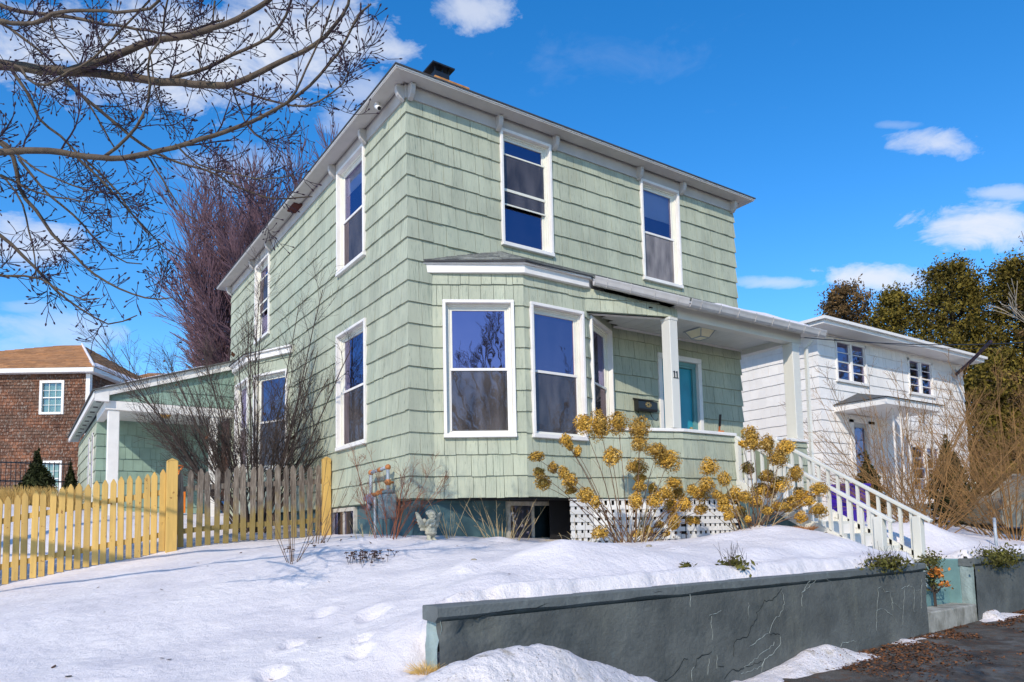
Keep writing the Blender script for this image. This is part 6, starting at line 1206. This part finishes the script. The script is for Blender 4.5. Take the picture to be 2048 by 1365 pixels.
# ------------------------------------------------------------------ cedars and right-hand growth
def cedar(name,label,x,y,z0,H,rx,n,seed,mt,group='cedars behind the white house',tiers=26,top=.12,tw_=.0):
    t=thing(name,label,'tree',(x,y,z0),group); rs=np.random.default_rng(seed)
    mb=MB(); mb.tube([(x,y,z0-.5),(x+.1,y,z0+H*.5),(x,y,z0+H*.96)],[.28,.16,.03],7); part('trunk',mb,M['bark'],t)
    C=[];Br=[]
    k=int(n/38)
    for i in range(k):
        h=rs.uniform(.06,1.)**.9; prof=(np.sin(min(h*1.35+.45,2.4)))*(1-h)**.38*1.05+.05; an=rs.uniform(0,6.283)
        rr=rx*prof*rs.uniform(.35,1.1)*(1+.25*math.sin(an*2+seed)+.18*math.sin(h*22+an*3)); cx_,cy_=x+math.cos(an)*rr,y+math.sin(an)*rr; cz=z0+H*(.03+.97*h)
        cl=rs.uniform(.22,.5)*(rx/2.2)**.5; m=int(70*rs.uniform(.6,1.4)); P=rs.normal(size=(m,3))*np.array([cl,cl,cl*.75])*.55+np.array([cx_,cy_,cz]); C.append(P)
        Br.append([(x,y,cz-.35,.03),((x+cx_)/2,(y+cy_)/2,cz-.1,.018),(cx_,cy_,cz,.008)])
    C=np.concatenate(C); V,F=leaves(C,rs.uniform(.035,.085,len(C)),aspect=2.2); tt=np.clip(rs.uniform(0,1,len(F)),0,1); part('crown',(V,F,tt),mt,t,tint=True)
    V,F=tubes(Br,3); part('branches',(V,F),M['bark'],t,kind='stuff'); return t
G='cedars behind the white house'
cedar('cedar_tree','small isolated cedar rising behind the roof of the white house',27.3,9.7,-.4,11.0,2.1,15000,81,M['cedarp'])
cedar('cedar_tree','cedar with a leaning crown just left of the tall cedar row',26.9,7.3,-.4,9.9,2.0,18000,82,M['cedar'])
cedar('cedar_tree','broad olive cedar, tallest of the dense row behind the white house',28.0,5.4,-.4,10.8,2.6,26000,83,M['cedar'])
cedar('cedar_tree','second broad cedar pressing against the right of the tallest one',28.2,3.0,-.4,10.2,2.3,20000,84,M['cedar'])
cedar('cedar_tree','dark brownish cedar with sky showing through at the right edge',27.2,.8,-.4,11.2,2.0,11000,85,M['cedarp'])
cedar('cedar_tree','half hidden cedar at the right picture edge',25.4,-1.3,-.4,9.6,1.9,12000,86,M['cedar'])
cedar('cedar_tree','low cedar filling the gap beneath the row near the white house corner',25.2,2.6,-.4,6.0,1.6,12000,87,M['cedar'])
fartree('bare_tree','pale bare tree with thin spreading branches in front of the cedars at the right edge',(19.5,-3.2,-.6),9.0,6,16,91,mat('pale_twig',(.30,.25,.19),.8,.2),r0=.09,sp=.75,n2=10,n3=5,z0=1.2)
shrub('bare_shrub','tangled brown shrub arching over the snow bank right of the stairs',(9.2,-2.2,-.7),44,2.6,1.20,.010,92,M['brushstem'],8,.8,4,.32,bias=(.0,.0),droop=.20,rmin=.0028,jl=.3,base_r=.35,wob=.07)
shrub('bare_shrub','tangled brown shrub at the right picture edge in front of the parked car',(10.9,-2.9,-.9),58,2.7,1.1,.010,93,M['brushstem'],10,.8,5,.32,bias=(.0,.0),droop=.18,rmin=.0028,jl=.3,base_r=.5,wob=.07)
shrub('bare_shrub','upright thin twigged shrub in front of the white house windows',(12.0,-.2,-.5),40,3.3,.75,.009,94,M['brushstem'],8,.8,4,.3,droop=.05,rmin=.0032,base_r=.6)
shrub('bare_shrub','taller twiggy growth at the foot of the cedars by the white house corner',(15.5,-1.6,-.5),60,3.6,.8,.012,95,M['brushstem'],10,.9,6,.35,droop=.1,rmin=.004,base_r=.9)
bush('evergreen_shrub','small conical evergreen beside the hood posts of the white house','shrub',(12.2,.6,.25),(.42,.42,.85),5000,.05,M['evergreen'],'cone',11)
bush('evergreen_shrub','conical evergreen between the tangled shrub and the white house','shrub',(12.9,-.9,.35),(.5,.5,1.0),6000,.05,M['evergreen'],'cone',12)
fartree('bare_tree','bare street tree farther along the street behind the viewer',(12.5,-17,-2.1),10,7,14,98,M['bark'],r0=.22,sp=.85,n2=12,n3=7,z0=2.)
# street tree behind the camera (reflected in the bay windows, shades pavement)
fartree('bare_tree','bare street tree standing behind the viewer, seen mirrored in the bay windows',(-4.9,-14.0,-2.1),9.5,7,26,97,M['bark'],r0=.2,sp=.95,n2=12,n3=7,z0=2.2)

# ------------------------------------------------------------------ small things
# cherub statue
def cherub(x,y,zb,rot):
    t=thing('cherub_statue','small weathered stone cherub with spread wings standing in the snow by the house corner','statue',(x,y,zb)); R3=Matrix.Rotation(rot,3,'Z')
    def P(a,b,c): v=R3@Vector((a*1.18,b*1.18,0)); return (x+v.x,y+v.y,zb+c*1.15)
    mb=MB(); E=lambda c,r,ax=0,ay=0: mb.ell(P(*c),tuple(1.17*q for q in r),12,8,R3@Matrix.Rotation(ay,3,'Y')@Matrix.Rotation(ax,3,'X'))
    mb.hexa([P(-.055,-.05,0),P(.065,-.05,0),P(.065,.055,0),P(-.055,.055,0),P(-.05,-.045,.04),P(.06,-.045,.04),P(.06,.05,.04),P(-.05,.05,.04)])
    E((-.028,0,.065),(.026,.030,.05)); E((.03,.0,.065),(.027,.03,.05)); E((-.03,-.02,.035),(.028,.036,.018)); E((.03,-.02,.035),(.028,.036,.018))
    E((0,.0,.14),(.072,.058,.065)); E((0,-.002,.115),(.076,.06,.028)); E((0,0,.20),(.062,.05,.055)); E((0,-.01,.245),(.058,.044,.035))
    E((-.055,-.01,.225),(.022,.024,.042),.3,.5); E((.055,-.01,.225),(.022,.024,.042),.3,-.5); E((-.03,-.05,.205),(.038,.018,.018),0,-.4); E((.03,-.05,.205),(.038,.018,.018),0,.4); E((0,-.062,.222),(.018,.014,.02))
    E((0,0,.272),(.024,.022,.02)); E((.004,-.012,.318),(.047,.046,.05)); E((.004,-.055,.308),(.008,.008,.010)); E((-.014,-.05,.296),(.013,.01,.012)); E((.022,-.05,.296),(.013,.01,.012)); E((.004,-.05,.288),(.012,.008,.006)); E((.004,-.046,.275),(.012,.010,.009))
    for i in range(16):
        a=i/16*6.283; E((.004+.042*math.cos(a),.004+.036*math.sin(a)*1.,.335+.012*math.sin(a*3)),(.017,.017,.017))
    E((.004,.004,.355),(.040,.040,.022))
    b=part('body',mb,M['stone'],t,smooth=True); r=b.modifiers.new('remesh','REMESH'); r.mode='VOXEL'; r.voxel_size=.0045; r.use_smooth_shade=True
    for s in (-1,1):
        mb=MB()
        for k in range(7):
            u=k/6; ln=.055+.03*math.sin(u*2.6); a=.5+1.5*u
            c=(s*(.06+.075*(1-u)*1.05+.012),.035,.285-.125*u+.03*(1-u)); mb.ell(P(*c),(.030+ln*.55,.014,.024),10,6,R3@Matrix.Rotation(s*(-.75+.9*u),3,'Y'))
        mb.ell(P(s*.06,.035,.25),(.035,.016,.035),10,6); w=part('wing',mb,M['stone'],t,smooth=True); r=w.modifiers.new('remesh','REMESH'); r.mode='VOXEL'; r.voxel_size=.005; r.use_smooth_shade=True
    for s in (-1,1):
        mb=MB(); mb.ell(P(.004+s*.016,-.057,.318),(.005,.003,.004),6,4); part('eye',mb,M['dark'],b)
cherub(.06,-.45,-.60,.25)
# gas meter
gm=thing('gas_meter','grey gas meter with rusty looped pipes on the side wall near the house corner','gas meter',(-.15,.7,-.5))
mb=MB(); X_=-.14
mb.tube([(X_,.98,.04),(X_,.98,.42)],.024,8); mb.tube([(X_,.98,.42),(X_,.40,.45)],.024,8); mb.tube([(X_,.40,.45),(X_,.40,.12)],.024,8); part('pipe',mb,M['grey'],gm,smooth=True)
mb=MB(); 
for c in ((X_,.98,.42),(X_,.40,.45)): mb.ell(c,(.042,.042,.042),10,7)
mb.tube([(X_,.62,.438),(X_,.70,.434)],.034,8); mb.tube([(X_,.40,.28),(X_,.40,.20)],.036,8); mb.ell((X_,.40,.24),(.05,.05,.035)); mb.tube([(X_-.05,.40,.24),(X_+.08,.40,.24)],.018,6); part('pipe_fitting',mb,M['rust'],gm,smooth=True)
mb=MB(); mb.box(X_-.09,X_+.08,.28,.56,-.26,.08); mb.box(X_-.05,X_+.05,.32,.52,.08,.14); o=part('meter_body',mb,M['meter'],gm); bevel(o,.04,3)
mb=MB(); mb.tube([(X_,.95,.10),(X_,.80,.10),(X_,.60,.12),(X_,.45,.12)],.026,8); mb.ell((X_,.72,.11),(.045,.05,.04)); mb.ell((X_,.60,.12),(.04,.03,.05)); part('valve',mb,M['rust'],gm,smooth=True)
mb=MB(); mb.ell((X_,.98,.05),(.085,.095,.075),12,8); mb.tube([(X_,1.03,.05),(X_,1.17,.05)],.04,10); mb.tube([(X_,1.04,0),(X_,1.06,-.12)],.035,10); o=part('regulator',mb,mat('regulator_grey',(.22,.22,.28),.6),gm,smooth=True)
mb=MB(); mb.tube([(X_,.84,.06),(X_,.84,-.8)],.02,8); part('riser',mb,M['grey'],gm)
# mailbox with curled paper hooks
mbx=thing('mailbox','black metal mailbox with a gold emblem on the porch wall beside the door','mailbox',(4.36,-.1,1.5))
mb=MB(); prism(mb,FF,4.13,4.58,[(.03,1.50),(.13,1.49),(.145,1.53),(.145,1.66),(.03,1.69)]); o=part('box',mb,M['blackmetal'],mbx); bevel(o,.01,2)
mb=MB(); prism(mb,FF,4.12,4.59,[(.02,1.70),(.155,1.665),(.158,1.68),(.02,1.722)]); part('lid',mb,M['blackmetal'],mbx)
mb=MB(); c=(4.355,1.60)
for k in range(6):
    a=k/6*6.283; mb.ell(FF.p(c[0]+.038*math.cos(a),.148,c[1]+.028*math.sin(a)),(.019,.005,.014),8,5)
mb.tube([FF.p(c[0]+.065*math.cos(a/12*6.283),.149,c[1]+.045*math.sin(a/12*6.283)) for a in range(13)],.004,4); part('emblem',mb,M['brass'],mbx)
for a0 in (4.20,4.48):
    mb=MB(); mb.tube([FF.p(a0,.05,1.5),FF.p(a0,.09,1.42),FF.p(a0+.02,.12,1.36),FF.p(a0+.07,.13,1.345),FF.p(a0+.11,.12,1.39)],.006,5); part('paper_hook',mb,M['blackmetal'],mbx)
mb=MB(); mb.tube([FF.p(4.5,.05,1.36),FF.p(4.56,.05,1.22),FF.p(4.68,.05,1.14),FF.p(4.72,.05,1.10)],.004,4); part('wire',mb,M['blackmetal'],mbx)
# door bell plate
# security camera under the eave
sc=thing('security_camera','small white security camera under the eave near the roof corner','camera',(-.18,.60,5.78))
mb=MB(); mb.tube([(-.18,.60,5.79),(-.18,.60,5.76)],.035,10); part('mount',mb,M['whtrim'],sc,smooth=True)
mb=MB(); mb.tube([(-.18,.64,5.77),(-.19,.50,5.66)],.034,12); part('housing',mb,M['whtrim'],sc,smooth=True); mb=MB(); mb.tube([(-.19,.50,5.66),(-.1905,.494,5.655)],.028,12); part('lens',mb,M['dark'],sc)
# shovels
t=thing('shovel','orange snow shovel with a black grip leaning on the porch wall right of the door','shovel',(5.75,-.3,.4))
mb=MB(); mb.tube([(5.85,-.25,.36),(5.68,-.52,1.28)],.017,7); part('shaft',mb,M['orangewood'],t); mb=MB(); mb.tube([(5.68,-.52,1.28),(5.645,-.575,1.47)],.022,8); part('grip',mb,M['blackmetal'],t)
mb=MB(); mb.beam((5.55,-.62,1.155),(5.66,-.60,1.165),.05,.04); part('orange_end',mb,M['orange'],t)
t=thing('shovel','orange plastic shovel standing in the snow behind the post where the fence sections meet','shovel',(-1.25,9.0,.0))
mb=MB(); mb.tube([(-1.25,9.2,.6),(-1.27,9.25,1.08)],.018,7); part('shaft',mb,M['orange'],t)
mb=MB(); mb.tube([(-1.27,9.25,1.08),(-1.33,9.25,1.17),(-1.35,9.25,1.21),(-1.17,9.25,1.21),(-1.20,9.25,1.17),(-1.27,9.25,1.08)],.018,6); part('grip',mb,M['orange'],t)
mb=MB(); mb.box(-1.36,-1.13,9.16,9.2,.12,.62); o=part('blade',mb,M['orange'],t); bevel(o,.015,2)
# purple bin
t=thing('wheeled_bin','purple recycling bin standing behind the far stair rail','bin',(9.3,-.6,-.5))
mb=MB(); mb.hexa([(9.10,-.85,-.55),(9.50,-.85,-.55),(9.50,-.40,-.55),(9.10,-.40,-.55),(9.02,-.92,.27),(9.56,-.92,.27),(9.56,-.34,.27),(9.02,-.34,.27)]); o=part('body',mb,M['purple'],t); bevel(o,.02,2)
mb=MB(); mb.box(8.99,9.59,-.96,-.30,.27,.33); o=part('lid',mb,M['purple'],t); bevel(o,.02,2)
mb=MB(); mb.tube([(9.05,-.93,.2),(9.53,-.93,.2)],.02,6); part('handle',mb,M['purple'],t)
for x in (9.12,9.48):
    mb=MB(); mb.tube([(x-.03,-.38,-.47),(x+.03,-.38,-.47)],.10,14); part('wheel',mb,M['tyre'],t)
# parked car, mostly hidden by the brush
cr=thing('parked_car','beige car parked beyond the brush at the right edge','car',(14.5,-3.2,-.7)); FC=FR(12.2,-2.2,math.cos(-.6),math.sin(-.6))
mb=MB(); prism(mb,FC,0,.01,[(0,0)]*3) if False else None
def carbody():
    L=[(0,.35),(.05,.75),(.9,.85),(1.45,1.32),(3.1,1.35),(3.8,.92),(4.4,.85),(4.45,.4),(4.3,.25),(.1,.25)]
    k=len(L); v=[FC.p(a,0,-.78+z) for a,z in L]+[FC.p(a,-1.7,-.78+z) for a,z in L]; m=MB(); m.add(v,[tuple(range(k))[::-1],tuple(range(k,2*k))]+[(i,i+k,(i+1)%k+k,(i+1)%k) for i in range(k)]); return m
o=part('body',carbody(),M['car'],cr); bevel(o,.06,3)
for a0,a1,b0,b1 in ((1.15,1.5,2.15,2.15),(2.25,2.25,3.05,3.4)):
    mb=MB(); mb.add([FC.p(a0,.012,.10),FC.p(b1,.012,.10),FC.p(b0,.012,.50),FC.p(a1,.012,.50)],[(0,1,2,3)]); part('side_window',mb,M['carglass'],cr)
for a in (.85,3.55):
    mb=MB(); mb.tube([FC.p(a,.02,-.46),FC.p(a,-.2,-.46)],.32,20); w=part('wheel',mb,M['tyre'],cr); mb=MB(); mb.tube([FC.p(a,.03,-.46),FC.p(a,-.1,-.46)],.19,16); part('rim',mb,M['grey'],w)
# metal post on the far bank
t=thing('metal_post','short galvanised pipe post in the snow below the brush','post',(8.98,-3.35,-.9)); mb=MB(); mb.tube([(8.98,-3.35,-1.1),(8.98,-3.35,-.42)],.024,10); part('pipe',mb,M['grey'],t,smooth=True); mb=MB(); mb.ell((8.98,-3.35,-.42),(.027,.027,.012)); part('cap',mb,M['grey'],t)
# overhead service wires
def wire(label,a,b,sag,r=.008):
    t=thing('overhead_wire',label,'wire',a); mb=MB(); A=Vector(a);B=Vector(b); pts=[A.lerp(B,k/24)-Vector((0,0,sag*4*(k/24)*(1-k/24))) for k in range(25)]; mb.tube(pts,r,5); part('cable',mb,M['blackmetal'],t)
wire('black service wire from the porch corner sweeping right across the white house front',(7.4,-.9,3.0),(24.0,-3.5,5.6),.55,.010)
wire('thin upper wire running from the porch corner along the white house eave',(7.4,-.9,3.12),(22.5,.2,5.2),.30,.006)
# greens on and beside the wall
def tuft(name,label,cat,c,r,n,sz,mt,seed,spikes=0,orange=0,h=.12):
    t=thing(name,label,cat,c); rs=np.random.default_rng(seed); P=rs.normal(size=(n,3))*np.array(r)*.5+np.array(c); V,F=leaves(P,rs.uniform(sz*.6,sz*1.3,n),aspect=2.6); part('foliage',(V,F,rs.uniform(0,1,n)),mt,t,tint=True)
    if spikes:
        S=[]
        for i in range(spikes):
            p=np.array(c)+rs.normal(size=3)*np.array(r)*.45; d=rs.normal(size=3)*.35+np.array([0,0,1.]); d/=np.linalg.norm(d); L_=h*rs.uniform(.5,1.3); S.append([tuple(p)+(.0025,),tuple(p+d*L_*.5)+(.002,),tuple(p+d*L_)+(.0015,)])
        V,F=tubes(S,3); part('twigs',(V,F),M['shrubtwig'],t,kind='stuff')
    if orange:
        P=rs.normal(size=(orange,3))*np.array(r)*.35+np.array(c)-np.array([0,.03,.05]); V,F=leaves(P,rs.uniform(.025,.045,orange),aspect=1.4); part('orange_leaves',(V,F,rs.uniform(0,1,orange)),M['orangeleaf'],t,kind='stuff',tint=True)
    return t
wp=lambda a,b,z:RW.p(a,b,z)
tuft('evergreen_clump','spiky green clump spilling over the wall top just left of the street steps','plant',wp(6.15,-.02,-.95),(.42,.14,.09),900,.022,M['wallgreen'],1,60,0,.2)
tuft('evergreen_clump','wide grassy green clump hanging over the wall right of the street steps','plant',wp(9.35,-.0,-1.0),(.62,.16,.13),1500,.024,M['wallgreen'],2,40,0,.18)
tuft('evergreen_clump','small green sprig with a twig fan at the middle of the long wall top','plant',wp(3.55,-.22,-.86),(.16,.12,.06),260,.026,M['wallgreen'],3,34,10,.2)
tuft('evergreen_clump','tiny green sprig in the snow left of the larger one on the wall top','plant',wp(3.1,-.45,-.86),(.07,.06,.04),80,.022,M['wallgreen'],4,0,0)
t=thing('climbing_plant','dark climbing plant with orange leaves growing in the corner of the street steps','plant',(5.95,-3.72,-1.6))
rs=np.random.default_rng(5); main=[(5.93,-3.80,-1.6,.02),(5.92,-3.80,-1.4,.018),(5.96,-3.78,-1.2,.014),(5.9,-3.75,-1.02,.01),(5.98,-3.7,-.92,.006)]
S=[main]+sub([main],30,.28,.9,.45,3,4,.15,.25,.0); V,F=tubes(S,5); part('stem',(V,F),M['shrubtwig'],t)
P=np.concatenate([rs.normal(size=(110,3))*np.array([.065,.05,.07])+np.array(c) for c in ((5.95,-3.78,-1.30),(5.98,-3.78,-1.12),(6.05,-3.75,-1.03),(5.85,-3.8,-1.18))]+[rs.normal(size=(220,3))*np.array([.13,.06,.035])+np.array((5.60,-3.9,-.98)),rs.normal(size=(160,3))*np.array([.12,.05,.04])+np.array((6.12,-3.72,-.95))]); V,F=leaves(P,rs.uniform(.012,.026,len(P)),aspect=2.); part('foliage',(V,F,rs.uniform(0,1,len(F))),M['wallgreen'],t,tint=True)
P=np.concatenate([rs.normal(size=(26,3))*np.array([.05,.04,.025])+np.array(c) for c in ((6.13,-3.85,-1.32),(5.78,-3.88,-1.17),(5.86,-3.88,-1.12))]); V,F=leaves(P,rs.uniform(.03,.05,len(P)),aspect=1.4); part('orange_leaves',(V,F,rs.uniform(0,1,len(F))),M['orangeleaf'],t,kind='stuff',tint=True)
# dry grass
def grass(name,label,c,r,n,h,mt,seed,w=.003,lean=.35):
    t=thing(name,label,'grass',c); rs=np.random.default_rng(seed); S=[]
    for i in range(n):
        a=rs.uniform(0,6.283);q=math.sqrt(rs.random())*r; p=np.array([c[0]+math.cos(a)*q,c[1]+math.sin(a)*q,c[2]]); d=np.array([math.cos(a)*lean*rs.random()*1.5,math.sin(a)*lean*rs.random()*1.5,1.]); d/=np.linalg.norm(d); L_=h*rs.uniform(.5,1.1); m=p+d*L_*.55; e=m+np.array([d[0]*1.8,d[1]*1.8,d[2]*.7])*L_*.45; S.append([tuple(p)+(w,),tuple(m)+(w*.8,),tuple(e)+(w*.35,)])
    V,F=tubes(S,3); part('blades',(V,F),mt,t,kind='stuff'); return t
GOLD=mat('golden_dry_grass',(.60,.40,.13),.85,.25,6)
for i,(x,y,lb) in enumerate(((-4.25,11.0,'golden dry grass clump behind the fence below the rounded evergreen'),(-3.55,10.9,'golden dry grass clump nearest the annex wall'),(-5.05,11.2,'golden dry grass clump at the left picture edge'))): grass('dry_grass_clump',lb,(x,y,.12 if i!=1 else .1),.32,1100,.75,GOLD,20+i,.005)
grass('dry_grass_clump','tuft of golden dry grass wedged at the foot of the chipped wall end',(-2.03,-4.28,-1.46),.05,260,.13,GOLD,31,.002,.8)
grass('dry_grass_clump','small nest of rust coloured grass in the snow mound near the stairs',(4.75,-2.7,z_at(4.75,-2.7)-.02),.10,200,.09,mat('rust_dry_grass',(.40,.17,.05),.85,.3,9),32,.003,1.2)
# snow covered stones / dead leaves on the lawn snow
t=thing('dead_leaves','a few brown dead leaves lying on the lawn snow','leaves',(-1,-3,z_at(-1,-3))); 
P=[];rs=random.Random(8)
for k in range(34):
    x,y=rs.uniform(-4.2,5),rs.uniform(-4.0,1.5); 
    if wallco(x,y)[1]<.3 and x>-2: continue
    if y>-1 and x>0: continue
    P.append((x,y,z_at(x,y)+.008))
V,F=leaves(np.array(P),RNG.uniform(.02,.05,len(P)),RNG.normal(size=(len(P),3))*.3+np.array([0,0,1]),aspect=1.5); part('leaf',(V,F),M['litter'],t,kind='stuff')
nst=0
for k,(x,y,s) in enumerate(((1.85,-2.55,.045),(2.35,-2.25,.04),(-.62,-2.62,.035))):
    z=z_at(x,y); mb=MB(); mb.ell((x,y,z+.005),(s,s*.7,s*.5),10,7); o=part('stone',mb,mat('tan_stone',(.33,.28,.20),.9,.3,20),None,smooth=True); tag(o,['brown stone showing through the snow in front of the lattice','smaller brown stone behind the first one in front of the lattice','yellowish stone beside the snow lumps on the lawn'][k],'stone')
